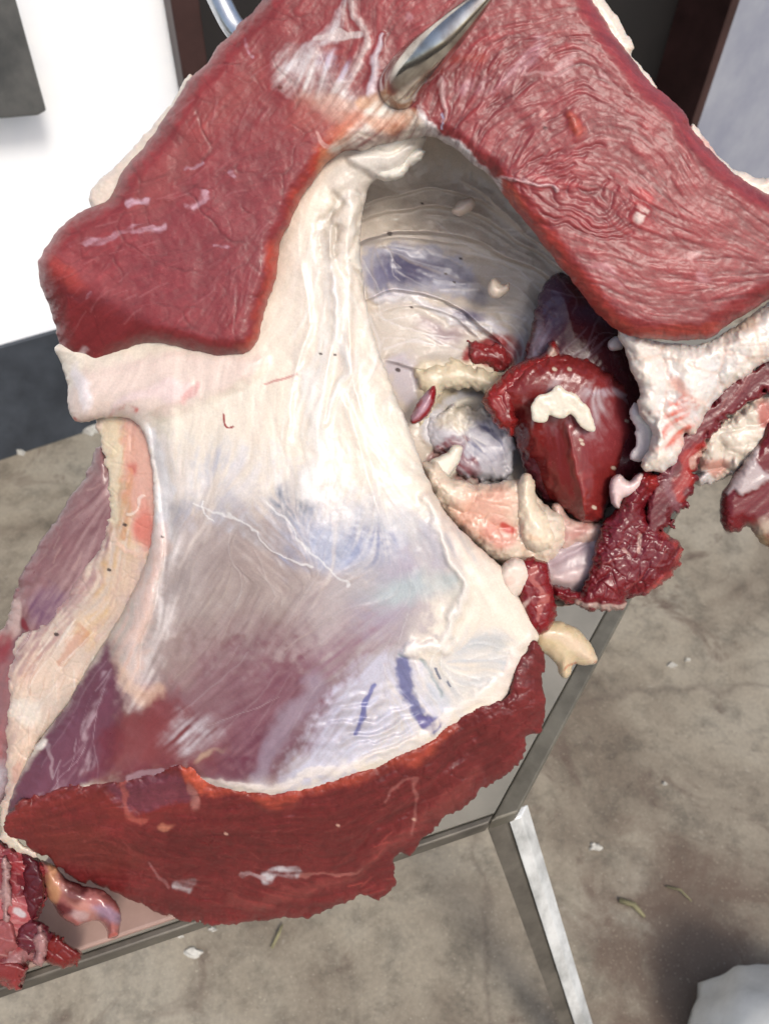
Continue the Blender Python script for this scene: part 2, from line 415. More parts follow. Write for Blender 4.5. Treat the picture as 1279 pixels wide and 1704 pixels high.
# ------------------------------------------------------------------ setting: floor, wall, door
def concrete():
    m, nt, b = nodes('stained_concrete'); tc = nt.nodes.new('ShaderNodeTexCoord')
    def noise(s, d=6, r=.6, ds=0.):
        n = N(nt, 'ShaderNodeTexNoise', i_Scale=s, i_Detail=float(d), i_Roughness=r, i_Distortion=ds); nt.links.new(tc.outputs['Object'], n.inputs['Vector']); return n.outputs[0]
    big = ramp(nt, noise(2.2, 6, .62, .4), [(.36, lin((102, 92, 79))), (.5, lin((131, 123, 108))), (.66, lin((143, 137, 123)))])
    mid = ramp(nt, noise(13, 8, .7), [(.35, .62), (.5, .98), (.7, 1.08)])
    fine = ramp(nt, noise(110, 6, .75), [(.3, .8), (.7, 1.16)])
    c = mixc(nt, 1., big.outputs[0], mid.outputs[0], 'MULTIPLY'); c = mixc(nt, 1., c, fine.outputs[0], 'MULTIPLY')
    st = ramp(nt, noise(4.5, 5, .65, 1.2), [(.57, 0.), (.68, 1.)]); c = mixc(nt, st.outputs[0], c, lin((84, 70, 60)))
    wv = ramp(nt, noise(30, 3, .5), [(.70, 0.), (.78, .5)]); c = mixc(nt, wv.outputs[0], c, lin((160, 154, 142)))
    vo = N(nt, 'ShaderNodeTexVoronoi', feature='DISTANCE_TO_EDGE', i_Scale=.9)
    nv = N(nt, 'ShaderNodeTexNoise', i_Scale=7.0, i_Detail=6.0); nt.links.new(tc.outputs['Object'], nv.inputs['Vector'])
    mv = N(nt, 'ShaderNodeMix', data_type='RGBA'); mv.inputs[0].default_value = .12
    nt.links.new(tc.outputs['Object'], mv.inputs[6]); nt.links.new(nv.outputs['Color'], mv.inputs[7]); nt.links.new(mv.outputs[2], vo.inputs['Vector'])
    cr = ramp(nt, vo.outputs['Distance'], [(.0, .45), (.008, 0.)]); c = mixc(nt, cr.outputs[0], c, lin((80, 70, 62)))
    pc = on_z(1160, 1600, 0); vs_ = N(nt, 'ShaderNodeVectorMath', operation='SUBTRACT'); nt.links.new(tc.outputs['Object'], vs_.inputs[0]); vs_.inputs[1].default_value = pc
    ln = N(nt, 'ShaderNodeVectorMath', operation='LENGTH'); nt.links.new(vs_.outputs[0], ln.inputs[0])
    ad = N(nt, 'ShaderNodeMath', operation='MULTIPLY_ADD'); nt.links.new(noise(9, 7, .7, .6), ad.inputs[0]); ad.inputs[1].default_value = .55; nt.links.new(ln.outputs['Value'], ad.inputs[2])
    dp = ramp(nt, ad.outputs[0], [(.38, .85), (.52, 0.)]); c = mixc(nt, dp.outputs[0], c, lin((88, 72, 60)))
    gr = ramp(nt, noise(230, 3, .6), [(.62, 0.), (.70, .55)]); c = mixc(nt, gr.outputs[0], c, lin((176, 168, 150)))
    gd = ramp(nt, noise(75, 5, .7), [(.60, 0.), (.72, .6)]); c = mixc(nt, gd.outputs[0], c, lin((84, 74, 64)))
    nt.links.new(c, b.inputs['Base Color']); b.inputs['Roughness'].default_value = .75
    bp = N(nt, 'ShaderNodeBump', i_Strength=.5, i_Distance=.006); nt.links.new(mid.outputs[0], bp.inputs['Height']); nt.links.new(bp.outputs[0], b.inputs['Normal'])
    return m
def paint(name, c1, c2, sc=4, rough=.6, bump=.1, metallic=0, lo=.35, hi=.65, stretch=None):
    m, nt, b = nodes(name); tc = nt.nodes.new('ShaderNodeTexCoord')
    mp = N(nt, 'ShaderNodeMapping'); nt.links.new(tc.outputs['Object'], mp.inputs[0])
    if stretch: mp.inputs['Scale'].default_value = stretch
    n = N(nt, 'ShaderNodeTexNoise', i_Scale=float(sc), i_Detail=8.0, i_Roughness=.65); nt.links.new(mp.outputs[0], n.inputs['Vector'])
    r = ramp(nt, n.outputs[0], [(lo, lin(c1)), (hi, lin(c2))]); nt.links.new(r.outputs[0], b.inputs['Base Color'])
    b.inputs['Roughness'].default_value = rough; b.inputs['Metallic'].default_value = metallic
    bp = N(nt, 'ShaderNodeBump', i_Strength=bump, i_Distance=.003); nt.links.new(n.outputs[0], bp.inputs['Height']); nt.links.new(bp.outputs[0], b.inputs['Normal'])
    return m
M_CONC = concrete()
M_PLASTER = paint('white_plaster', (226, 231, 238), (250, 250, 247), 1.6, .8, 0)
M_SKIRT = paint('blue_grey_paint', (42, 47, 54), (62, 68, 76), 6, .55)
M_DOOR = paint('dark_brown_paint', (44, 26, 24), (62, 40, 38), 8, .4)
M_BLACK = paint('unlit_interior_sheet', (16, 14, 14), (26, 22, 22), 3, .6)
M_BOARD = paint('dark_grey_board', (58, 60, 60), (88, 88, 86), 9, .6)
M_PANEL = paint('blue_grey_glazing', (128, 132, 146), (146, 150, 160), 6, .3)
M_STEEL = paint('brushed_steel', (84, 80, 70), (112, 108, 96), 22, .45, .12, .35, stretch=(1, 1, .2))
M_STEELW = paint('lit_scuffed_steel', (158, 160, 158), (214, 216, 214), 9, .35, .0, .3, .35, .6, stretch=(3, 3, .7))  # pale colour holds the reflected light on the leg's bright face
M_STEELD = paint('grimy_shaded_steel', (70, 66, 60), (104, 99, 90), 18, .5, .15, .4)  # also colours the shaded face of the front leg
M_TOP = paint('pinkish_tabletop', (116, 113, 104), (136, 132, 122), 8, .4, .05, .1)
M_CLOTH = paint('off_white_sacking', (206, 207, 202), (228, 229, 224), 14, .9, .4)
M_CHIP = paint('chipped_paint', (150, 147, 138), (190, 188, 180), 60, .8, .3)
M_STRAW = paint('dry_straw', (104, 100, 74), (130, 124, 92), 60, .8)

fl = [Vector((-6, -3, 0)), Vector((6, -3, 0)), Vector((6, 8, 0)), Vector((-6, 8, 0))]
nseg = 2
me = mesh_of('floor', fl, [(0, 1, 2, 3)]); tag(link('floor', me, M_CONC, smooth=False), kind='structure')
WA = on_z(0, 765, 0); WB = on_z(160, 712, 0)
wdir = (WB-WA).normalized(); wn = Vector((wdir.y, -wdir.x, 0))
if wn.dot(CAM-WA) < 0: wn = -wn
def on_wall(px, py, o=0): return on_plane(px, py, WA+wn*o, wn)
def wall_xy(s, z, o=0): return WA+wdir*s+wn*o+Vector((0, 0, z))
def wall_s(px, py): return (on_wall(px, py)-WA).dot(wdir)
def wall_slab(name, s0, s1, z0, z1, o, th, mat, parent=None, bevel=0):
    vs, fs = hull_slab([wall_xy(s0, z0, o), wall_xy(s1, z0, o), wall_xy(s1, z1, o), wall_xy(s0, z1, o)], wn*th)
    return add_part(name, vs, fs, mat, parent, bevel=bevel)
zs = on_wall(50, 564).z
sR = wall_s(1260, 200)
sd0 = wall_s(287, 75); sd1 = wall_s(1180, 100)
wl = empty('wall', WA, 'overexposed white plaster wall with a blue grey painted band along its foot', 'wall')
wall_slab('plaster_face', -3, sd0, 0, 2.7, -.16, .15, M_PLASTER, wl)
wall_slab('painted_band', -3, sd0, 0.001, zs, -.01, .014, M_SKIRT, wl)
dr = empty('doorway', wall_xy((sd0+sd1)/2, 0), 'open doorway with dark brown jambs and a black sheet for its unlit interior behind the meat', 'doorway')
w = wall_s(335, 60)-sd0
wall_slab('door_jamb', sd0, sd0+w*.9, 0, 2.2, -.18, .22, M_DOOR, dr, .004)
wall_slab('door_jamb', sd1-w*.55, sd1, 0, 2.2, -.18, .22, M_DOOR, dr, .004)
wall_slab('door_lintel', sd0+w*.9+.001, sd1-w*.55-.001, 2.1, 2.2, -.18, .2, M_DOOR, dr)
wall_slab('unlit_interior_sheet', sd0+w*.9+.001, sd1-w*.55-.001, 0.002, 2.1, -.2, .04, M_BLACK, dr)  # black slab stands in for the darkness inside the doorway
gp = wall_slab('grey_panel', sd1+.003, sd1+2.2, .02, 2.2, -.10, .06, M_PANEL)
tag(gp, 'smooth blue grey panel standing right of the dark doorway', 'panel')
# board leaning at the upper left
q = [on_wall(-60, -60, .05), on_wall(8, -60, .05), on_wall(74, 178, .05), on_wall(60, 186, .05), on_wall(-60, 196, .05)]
vs, fs = hull_slab(q, wn*.02); tag(add_part('dark_board', vs, fs, M_BOARD, bevel=.004), 'dark grey board fixed high on the white wall at the upper left', 'board')
# green-grey post at the right edge
pb = on_z(1290, 300, 0)
o = add_part('post', *hull_slab([pb+Vector(v) for v in ((-.02, -.1, 0), (.3, -.1, 0), (.3, .2, 0), (-.02, .2, 0))], Vector((0, 0, .55))), M_STEELD)
tag(o, 'short green grey post behind the white fat at the right edge', 'post')
# flaked paint lying along the wall foot
def chip(name, px, py, rx, ry, mat, label, cat, group=None, th=.006, seed=0, z=0.0):
    r = np.random.default_rng(seed); c = on_z(px, py, z); n = 13; ring = []
    for k in range(n):
        t = 2*math.pi*k/n; f = r.uniform(.55, 1.15); q = on_z(px+math.cos(t)*rx*f, py+math.sin(t)*ry*f, z); ring.append(q+Vector((0, 0, .0005)))
    vs, fs = hull_slab(ring, Vector((0, 0, th)))
    for k in range(n, 2*n): vs[k] = c+(vs[k]-c)*.75+Vector((0, 0, r.uniform(0, th)))
    return tag(add_part(name, vs, fs, mat), label, cat, group)
g1 = 'flakes of white paint along the wall foot'
chip('paint_flake', 150, 716, 24, 9, M_CHIP, 'white paint flake at the wall foot touching the fat column', 'paint flake', g1, .012, 1)
chip('paint_flake', 28, 752, 22, 8, M_CHIP, 'ragged white paint flake at the wall foot near the left edge', 'paint flake', g1, .012, 2)
g2 = 'pale crumbs on the concrete'
for k, (px, py, s_, lb) in enumerate([(1117, 1108, 9, 'largest white crumb on the bare concrete right of the bone stub'), (1143, 1099, 6, 'small white crumb just right of the largest crumb'),
      (1105, 1305, 5, 'tiny pale crumb on concrete right of the table corner'), (990, 1410, 12, 'elongated pale crumb right of the bright table leg'),
      (322, 1585, 17, 'smeared white crumb below the dark red cut face'), (300, 1558, 7, 'small white crumb against the table edge below the meat'),
      (355, 1547, 8, 'cream crumb beside the yellow crumb under the meat')]):
    chip('crumb', px, py, s_, s_*.6, M_CHIP, lb, 'crumb', g2, .004, 10+k)
chip('crumb', 305, 1543, 7, 5, M_STRAW, 'yellow crumb on the floor by the table edge', 'crumb', g2, .004, 30)
def straw(px, py, qx, qy, label, wd=.003):
    a, b = on_z(px, py, .004), on_z(qx, qy, .008); mid = (a+b)/2+Vector((.004, .006, .003))
    vs, fs = tube([a, mid, b], [wd, wd*1.1, wd*.6], 6); return tag(add_part('straw', vs, fs, M_STRAW, smooth=True), label, 'straw', 'bits of straw on the concrete')
straw(452, 1578, 470, 1538, 'green yellow straw bit below the middle of the meat')
straw(1030, 1498, 1072, 1526, 'pale straw bit right of the bright table leg', .005)
straw(1108, 1475, 1150, 1500, 'dark bent straw lying in the damp stain on the right', .002)

# ------------------------------------------------------------------ metal table under the meat
ZT = .74
tb = empty('metal_table', on_z(860, 1345, 0), 'stainless steel table frame with a bright scuffed leg under the hanging meat', 'table')
c0 = on_z(862, 1352, ZT); e1 = on_z(1185, 742, ZT); e2 = on_z(45, 1632, ZT)
d1 = (e1-c0).normalized(); d2 = (e2-c0).normalized()
c1 = on_z(822, 1345, ZT); wbeam = .034
e1x = c0+d1*1.1; e2x = c0+d2*.62
inn = d2*wbeam
vs, fs = hull_slab([c0-Vector((0, 0, .03)), e1x-Vector((0, 0, .03)), e1x+inn-Vector((0, 0, .03)), c0+inn-Vector((0, 0, .03))], Vector((0, 0, .03)))
add_part('side_rail', vs, fs, M_STEEL, tb, bevel=.003)
inn2 = d1*.012
p0 = c0+d2*(wbeam+.001)
vs, fs = hull_slab([p0-Vector((0, 0, .03)), e2x-Vector((0, 0, .03)), e2x+inn2-Vector((0, 0, .03)), p0+inn2-Vector((0, 0, .03))], Vector((0, 0, .028)))
add_part('front_rail', vs, fs, M_STEELD, tb, bevel=.002)
pa = p0+d1*.013; vs, fs = hull_slab([pa, e2x+d1*.013, e2x+d1*1.09, p0+d1*1.09], Vector((0, 0, -.02)))
add_part('tabletop', vs, fs, M_TOP, tb)
M_PINK = paint('pink_reflection', (134, 108, 98), (156, 130, 120), 9, .5, .1)
vs, fs = hull_slab([p0+d2*.13+d1*.014, e2x+d1*.014, e2x+d1*.42, p0+d2*.13+d1*.42], Vector((0, 0, .008)))
for k in range(len(vs)): vs[k] = vs[k]+Vector((0, 0, .001))
tag(add_part('pink_reflection_slab', vs, fs, M_PINK, bevel=.003), 'pinkish beige slab added for the reflection of the meat on the table under the red trimmings', 'reflection slab')  # added slab; its pink stands for the meat reflected in the steel top
lf = on_z(1012, 1838, 0)
ct = on_z(862, 1352, ZT-.03)-d1*.012; side = (d1-Vector((0, 0, 1))*0).normalized()
def leg(top, bot, wx, wy, mat, name):
    ring = [top+d2*a*wx+d1*b*wy for a, b in ((-.5, -.5), (.5, -.5), (.5, .5), (-.5, .5))]
    vs, fs = hull_slab(ring, bot-top); return add_part(name, vs, fs, mat, tb, bevel=.002)
leg(ct+d1*.012, lf, .0155, .018, M_STEELW, 'leg')
leg(ct+d1*.014+d2*.024, lf+d2*.026+d1*.016, .022, .02, M_STEELD, 'leg')  # dark bar standing in for the shaded inner face of the bright leg
far = c0+d1*1.04+d2*.02-Vector((0, 0, .032))
leg(far, Vector((far.x, far.y, 0)), .03, .03, M_STEELD, 'leg')
far = c0+d1*1.04+d2*.6-Vector((0, 0, .032))
leg(far, Vector((far.x, far.y, 0)), .03, .03, M_STEELD, 'leg')

# sack at lower right
def sack():
    r = np.random.default_rng(4); vs = []; fs = []; n, m_ = 48, 20
    c = on_z(1300, 1790, 0)
    for j in range(m_+1):
        ph = j/m_*math.pi/2
        for i in range(n):
            t = 2*math.pi*i/n; rr = .155*(math.cos(ph)**.6)*(1+.05*math.sin(3*t+1)+.03*math.sin(7*t+ph*3)+.02*math.sin(15*t+5*ph)+.02*math.sin(9*t-11*ph)+.012*math.sin(26*t+3*ph))
            vs.append(c+Vector((rr*math.cos(t)*1.05, rr*math.sin(t), .24*math.sin(ph)**.9*(1+.05*math.sin(4*t)))))
    for j in range(m_):
        for i in range(n):
            i2 = (i+1) % n; fs.append((j*n+i, j*n+i2, (j+1)*n+i2, (j+1)*n+i))
    fs.append(tuple(range(n))[::-1]); return vs, fs
tag(add_part('cloth_sack', *sack(), M_CLOTH, smooth=True), 'rumpled off white cloth sack on the floor at the lower right corner', 'sack')

#@MEAT
# ------------------------------------------------------------------ the hanging cut of beef
CUT = empty('hanging_beef_cut', at(600, 900, D0*1.05), 'large raw beef cut hung open on the hook, red muscle around white silverskin', 'meat')
cream = (242, 229, 211); wht = (246, 238, 226); lav = (202, 198, 210); grey = (184, 180, 184); brown = (166, 146, 138)
purple = (134, 80, 96); deep = (104, 52, 68); blue = (112, 116, 154); peach = (232, 196, 172); yell = (228, 206, 162)

# back-left leg muscle
L = Layer('shank_muscle', [(168,740),(200,800),(230,900),(200,1000),(120,1080),(60,1140),(30,1250),(10,1330),(-70,1330),(-70,1120),(-10,1060),(12,1030),(32,965),(60,915),(105,848),(140,795)],
          M_MEMB, CUT, (138, 96, 98), off=-58, T=34, R=46, gloss=.4)
L.tone(.1, .12).fibres(.6, .06); L.blob(80,1010,45,30,60,(112,72,104),.7); L.stroke([(176,800),(165,880),(120,960),(60,1030)],34,(190,160,156),.5,1.8,streak=.3)
L.strands((60,790,170,980),40,(196,162,150),.4,seed=8,w=(.8,1.8),L=(14,36)); L.stroke([(24,1010),(8,1045),(-10,1070)],12,(214,186,176),.7)
L.blob(30,1048,6,12,0,(120,30,38),.9,.8); L.pfill([(-70,1060),(8,1060),(14,1150),(14,1250),(8,1340),(-70,1340)],(158,96,96),.8,14,6,streak=.4); L.blob(-2,1080,10,24,0,(140,44,50),.8,1.)
L.blob(-5,1320,18,70,0,(186,182,188),.8,.8)
L.build()
# fat strip with yellow column
L = Layer('fat_strip', [(163,680),(270,690),(275,900),(235,1010),(170,1110),(118,1180),(66,1245),(40,1310),(26,1370),(40,1400),(66,1424),(52,1428),(10,1405),(3,1380),(10,1300),(14,1200),(18,1120),(26,1055),(70,1040),(110,995),(150,930),(178,880),(184,800)],
          M_FAT, CUT, (224, 202, 184), off=-26, T=13, R=34, rag=5, ragc=4, gloss=.45)
L.tone(.06, .1, (.0, -.05, -.1)).fibres(1.2, .05); L.creases(34, 5, 4, .08, .1)
L.stroke([(182,800),(180,880),(150,935),(110,998),(70,1044),(40,1080)],30,(150,112,118),.75,1.6,streak=.55); L.stroke([(150,950),(90,1040),(40,1110)],22,(196,160,152),.5,1.6,streak=.5)
L.stroke([(16,1100),(12,1200),(8,1330)],14,(170,140,142),.6,1.5,streak=.3)
L.stroke([(190,700),(200,800),(210,900),(190,980),(150,1050)],20,(222,186,132),.6,1.1,streak=.4); L.stroke([(178,700),(185,860)],14,(232,216,186),.8)
L.pfill([(205,700),(250,720),(258,880),(240,910),(215,850),(200,780)],(222,164,146),.75,18,8); L.blob(214,780,9,16,20,(200,92,78),.7,1.3); L.blob(242,872,16,30,0,(216,112,94),.75,1.2); L.stroke([(210,780),(212,850),(208,890)],4,(212,150,104),.5,1.5)
L.stroke([(214,855),(240,830)],2,wht,.5,dh=1); L.stroke([(200,905),(230,915),(250,905)],4,peach,.8,dh=3)
L.pfill([(205,930),(262,900),(262,1000),(200,1080),(130,1170),(160,1060)],(206,178,170),.5,20,10,streak=.6)
L.stroke([(110,1105),(130,1075),(145,1050)],7,(206,140,110),.5,1.); L.strands((30,1050,180,1250),60,(198,140,112),.4,seed=12,L=(20,60)); L.strands((30,1050,200,1200),40,wht,.6,seed=13,L=(20,70),dh=2)
L.blob(45,1180,24,24,0,wht,.5); L.blob(28,1280,9,30,0,(206,130,110),.4); L.blob(20,1390,16,26,30,(222,212,190),.8)
L.specks([(208,873),(182,948),(94,1055)]); L.build()

# main silverskin body
CUTTOP = [(-10,1352),(60,1322),(150,1300),(300,1268),(345,1292),(400,1312),(480,1312),(560,1294),(640,1260),(705,1234),(750,1198),(800,1176),(845,1158),(860,1110),(872,1078),(892,1058),(930,1040)]
Mo = [(98,572),(200,545),(300,500),(420,480),(470,330),(540,240),(610,190),(700,185),(706,240),(688,268),(655,292),(622,302),(606,340),(600,400),(604,470),(612,520),(632,590),(655,650),(676,700),(692,745),(706,785),(728,830),(752,866),(782,896),(812,925),(835,945),(858,985),(880,1020),(896,1062),(870,1110),(852,1150),(830,1190),(770,1230),(700,1290),(560,1345),(420,1360),(300,1330),(180,1350),(90,1370),(20,1385),(14,1345),(30,1300),(62,1236),(112,1172),(150,1105),(186,1050),(222,985),(246,925),(254,880),(256,820),(250,760),(236,715),(222,700),(200,694),(166,696),(140,703),(122,698),(113,668),(112,640),(102,605)]
L = Layer('silverskin_body', Mo, M_MEMB, CUT, cream, off=0, T=38, R=52, Tb=55, rag=1.5, gloss=.42)
L.h -= .35*38*(L.sd < 0)
L.tone(.025, .035, (.0, -.02, -.03))
L.pfill([(250,900),(330,850),(450,850),(560,900),(690,930),(720,1000),(700,1080),(640,1180),(560,1290),(420,1310),(300,1280),(200,1300),(190,1160),(240,1000)],(178,166,168),.85,90,30)
L.blob(390,1010,190,130,30,(140,116,108),.9,1.2); L.blob(560,1010,90,50,30,(160,144,150),.6,1.2); L.blob(300,960,70,60,60,(178,164,160),.5,1.2); L.blob(620,900,130,60,-20,(196,200,214),.55,1.2)
L.blob(350,1150,170,90,30,(128,84,92),.85,1.2); L.blob(460,1190,120,80,45,(112,52,72),.9,1.1); L.blob(420,1255,100,40,10,(108,54,72),.85,1.0); L.blob(290,1230,70,60,0,(122,64,72),.7,1.3)
L.pfill([(270,880),(450,850),(600,900),(640,1000),(520,1080),(380,1080),(260,1040)],(200,188,180),.4,70,34,streak=.14); L.pfill([(280,1050),(480,1080),(600,1040),(560,1140),(440,1250),(300,1240)],(160,128,134),.4,70,34,streak=.16)
L.pfill([(280,760),(420,740),(620,800),(720,860),(700,930),(560,900),(400,870),(280,860)],(190,192,204),.5,60,34,streak=.2)
L.pfill([(180,1165),(260,1150),(320,1200),(360,1270),(250,1300),(150,1310)],(128,62,66),.85,70,20); L.blob(225,1235,60,60,0,(134,60,62),.5,1.4)
L.stroke([(540,1110),(610,1050),(690,960)],34,(126,74,100),.6,1.3,streak=.2); L.stroke([(640,1010),(690,950),(740,900)],40,(166,160,178),.5,1.4)
L.pfill([(478,1300),(520,1210),(560,1140),(620,1090),(680,1090),(720,1130),(760,1180),(700,1232),(600,1282),(520,1308)],(208,209,228),.88,46,12,streak=.12)
L.stroke([(520,1130),(480,1210),(430,1290)],16,(190,184,200),.35,1.5)
L.blob(310,1220,44,30,30,(214,208,212),.85,1.2,streak=.3); L.blob(345,1250,22,6,30,(206,180,150),.5,1.2); L.blob(290,1100,40,40,0,(176,160,150),.4,1.3)
# left cord and its folds
L.stroke([(240,705),(268,790),(268,900),(252,1010),(236,1100),(205,1155)],30,(238,226,220),.8,1.0,dh=12,streak=.15)
L.fold([(225,1150),(246,1060),(262,980),(270,890),(262,800),(250,720),(236,690)],-16,10,26,(240,230,226),.0); L.stroke([(252,715),(266,800),(268,880)],10,(244,240,240),.8,1.2); L.stroke([(262,880),(250,980),(225,1060)],10,(230,196,182),.5,1.1); L.pfill([(238,915),(262,920),(250,1020),(236,1150),(205,1160),(180,1110),(205,1020)],(214,182,168),.75,18,8,streak=.4)
L.stroke([(190,1100),(225,1160),(262,1150)],13,(224,190,166),.6,1.2)
# lower left purple muscle seen under the skin
L.pfill([(186,1062),(150,1110),(60,1240),(12,1350),(60,1345),(140,1310),(190,1240),(196,1140)],(116,68,84),1.,22,5,dh=-8)
L.stroke([(176,1120),(150,1230),(120,1300),(60,1340)],6,(190,164,170),.5,1.8,streak=.5); L.strands((80,1150,180,1300),16,(200,176,184),.45,seed=21,L=(30,120))
L.stroke([(80,1232),(96,1250),(98,1280)],3,(190,166,170),.5,1.6); L.blob(66,1228,16,8,20,wht,.8,.7,dh=5); L.stroke([(150,1290),(190,1230)],16,(120,46,56),.6,1.2)
# shelf at upper left
L.pfill([(110,640),(240,590),(420,590),(400,640),(250,690),(160,700),(118,700)],(230,206,196),.75,26,8,dh=10); L.blob(135,640,14,34,10,(238,228,228),.9,.7,dh=6)
L.stroke([(120,696),(160,694),(200,688),(236,692)],5,(200,84,76),.6,1.1,streak=.5); L.stroke([(190,690),(235,660),(300,650)],8,(238,214,210),.7,1.2,dh=4)
L.blob(315,650,12,6,50,(226,150,150),.6,1.2); L.blob(600,600,30,60,85,(232,206,196),.4,1.2)
L.stroke([(372,690),(374,706),(380,712),(388,710)],1.5,(150,20,20),1,.7,warp=0); L.stroke([(440,640),(495,625)],2,(190,90,90),.6,warp=.3)
# vertical pleats, bluish windows
L.blob(356,780,48,34,80,(186,186,196),.7,1.2,streak=.4); L.blob(480,842,38,24,-30,(112,118,132),.85,.9,streak=.4); L.blob(515,905,48,38,10,(132,142,172),.8,1.1,streak=.25)
L.blob(618,915,44,40,20,(108,116,152),.9,1.,streak=.3); L.blob(300,860,40,22,0,(158,156,164),.6,1.2,streak=.3); L.blob(400,870,60,24,-20,(166,164,168),.5,1.3,streak=.3); L.blob(555,915,40,50,60,(168,176,198),.6,1.2); L.blob(685,985,26,70,-80,(178,192,192),.75,1.2); L.blob(600,975,50,24,30,(172,166,166),.5,1.2)
L.pfill([(740,1075),(790,1050),(850,1050),(850,1110),(800,1155),(740,1180),(700,1130)],(190,193,198),.75,28,10,streak=.2); L.blob(800,1070,34,18,20,(168,176,182),.5,1.)
L.stroke([(716,830),(752,920),(772,985),(752,1040),(735,1072),(690,1080),(665,1078)],7,(244,236,226),.8,1.2,dh=9); L.stroke([(690,880),(712,960),(735,1010)],13,(220,212,202),.35,1.4,dh=-6)
L.stroke([(650,1085),(690,1100),(720,1120),(742,1150)],3,(150,160,160),.6,1.,streak=.5,dh=-2); L.strands((640,1060,860,1160),26,(246,244,238),.6,seed=33,L=(20,70),dh=1.5)
L.stroke([(664,1100),(672,1135),(684,1170),(702,1198),(718,1214)],11,(98,100,148),.9,.8,n=.4,dh=-1,warp=.5); L.stroke([(700,1205),(716,1208)],15,(112,104,156),.8,.6)
L.stroke([(620,1138),(606,1170),(600,1195),(588,1222)],4.5,(104,106,160),.9,.7,n=.4,warp=.5); L.stroke([(724,1112),(732,1128)],2,(70,80,110),.8,warp=.2); L.stroke([(745,1134),(750,1142)],2,(70,80,110),.8,warp=.2)
L.pfill([(560,330),(600,300),(610,360),(596,440),(604,560),(560,620),(500,640),(470,540),(480,420)],(228,216,204),.5,30,12,streak=.4)
L.stroke([(555,330),(545,360),(545,400),(560,430)],12,(186,170,148),.65,1.2,dh=-9); L.stroke([(548,350),(556,395)],5,(160,140,118),.5,1.1,streak=.5,dh=-4); L.stroke([(575,340),(585,380)],7,wht,.7,1.,dh=4)
L.pfill([(520,300),(600,270),(640,300),(600,330),(560,320)],(214,204,194),.6,30,10)
L.pfill([(570,205),(640,195),(700,190),(695,225),(640,245),(580,255),(540,262)],(246,240,226),.9,12,4,streak=.35,dh=5); L.pfill([(590,262),(680,242),(695,248),(668,282),(635,294),(600,280)],(240,232,222),.9,10,4,dh=7); L.blob(625,205,34,13,5,(226,164,128),.6,1.1)
L.stroke([(556,470),(566,560),(560,640),(548,700)],5,(246,242,236),.6,1.2,dh=4); L.stroke([(520,640),(530,760),(520,830)],14,(246,242,238),.5,1.5,dh=5)
L.stroke([(606,400),(606,470),(616,540),(636,600),(662,670),(684,728),(708,790)],9,(236,228,214),.8,.9,dh=7); L.stroke([(597,330),(592,420),(600,500)],4,(196,184,168),.5,1.,dh=-3)
L.stroke([(700,790),(740,860),(800,925),(850,985)],10,(240,222,204),.8,1.,dh=5,streak=.2); L.stroke([(760,890),(830,990),(868,1040)],20,(236,214,196),.6,1.2,streak=.3)
for q, (a, b) in enumerate([(430,350),(480,520),(560,330),(350,700)]): pass
L.strands((280,760,720,1240),40,(220,212,210),.22,seed=41,w=(.6,1.5),L=(40,170)); L.strands((300,860,700,1080),36,(200,184,168),.25,seed=42,w=(.8,1.6),L=(30,120))
L.fold([(520,760),(540,640),(556,520),(548,440),(560,350)],5,22,7,(246,242,236),.4); L.fold([(600,700),(585,600),(575,480),(583,400),(600,330)],5,16,6,(244,238,230),.4); L.fold([(470,760),(490,620),(510,520),(500,420)],4,20,8); L.fold([(640,880),(600,760),(560,640)],4,24,8); L.strands((480,330,700,800),46,(248,244,238),.5,seed=43,w=(1.5,4),L=(80,220),dh=.8); L.strands((250,640,700,850),60,(222,208,196),.35,seed=44,w=(2,5),L=(60,200),dh=-.5)
L.stroke([(330,850),(400,880),(470,920),(520,942)],1.2,(230,226,222),.7,1.4,dh=.4); L.stroke([(345,848),(362,878)],1.2,(238,236,232),.7); L.stroke([(440,830),(560,960),(585,990)],1.8,(232,230,228),.5)
rp = np.clip(1-np.hypot((L.X-620)/120, (L.Y-1205)/75), 0, 1); L.h += 5*rp*np.sin((L.wx*.35+L.wy)*.26)
rp = np.clip(1-np.hypot((L.X-520)/160, (L.Y-880)/120), 0, 1); L.h += .5*rp*L.nf
# white lip where the skin meets the cut face
L.stroke([(330,1290),(400,1306),(480,1304),(560,1286),(640,1252),(700,1228),(735,1196),(790,1172),(835,1160),(850,1120),(868,1078),(890,1050)],7,(244,232,220),.95,.7,dh=4,streak=.1)
L.blob(815,1150,24,10,35,wht,.9,.6,dh=6); L.blob(845,1110,14,26,-15,(240,226,214),.9,.7,dh=6)
L.pfill([(180,1290),(260,1268),(330,1280),(320,1330),(200,1340)],(118,56,66),.85,24,8)
L.blob(270,1292,30,12,10,(110,74,96),.7,1.); L.stroke([(210,1290),(270,1276),(310,1282)],4,(180,150,160),.6)
d_, _, sdn, _ = seg_dist(L.X[::2, ::2], L.Y[::2, ::2], catmull(CUTTOP[:-2], False, 3), False); q_ = np.maximum(d_*sdn, 0)*(L.Y[::2, ::2] > 1150)
q_ = np.repeat(np.repeat(q_, 2, 0), 2, 1)[:L.X.shape[0], :L.X.shape[1]]; L.h -= 1.1*q_; L.hb -= 1.1*q_; L.b0 -= 1.1*q_
L.h += .2*L.lc+.06*L.lm+.9*L.nm
L.col *= (1+.025*L.lm+.02*L.lf+.03*L.lc)[..., None]
L.specks([(533,588),(557,590),(270,893),(848,968)],r=1.8)
L.build()

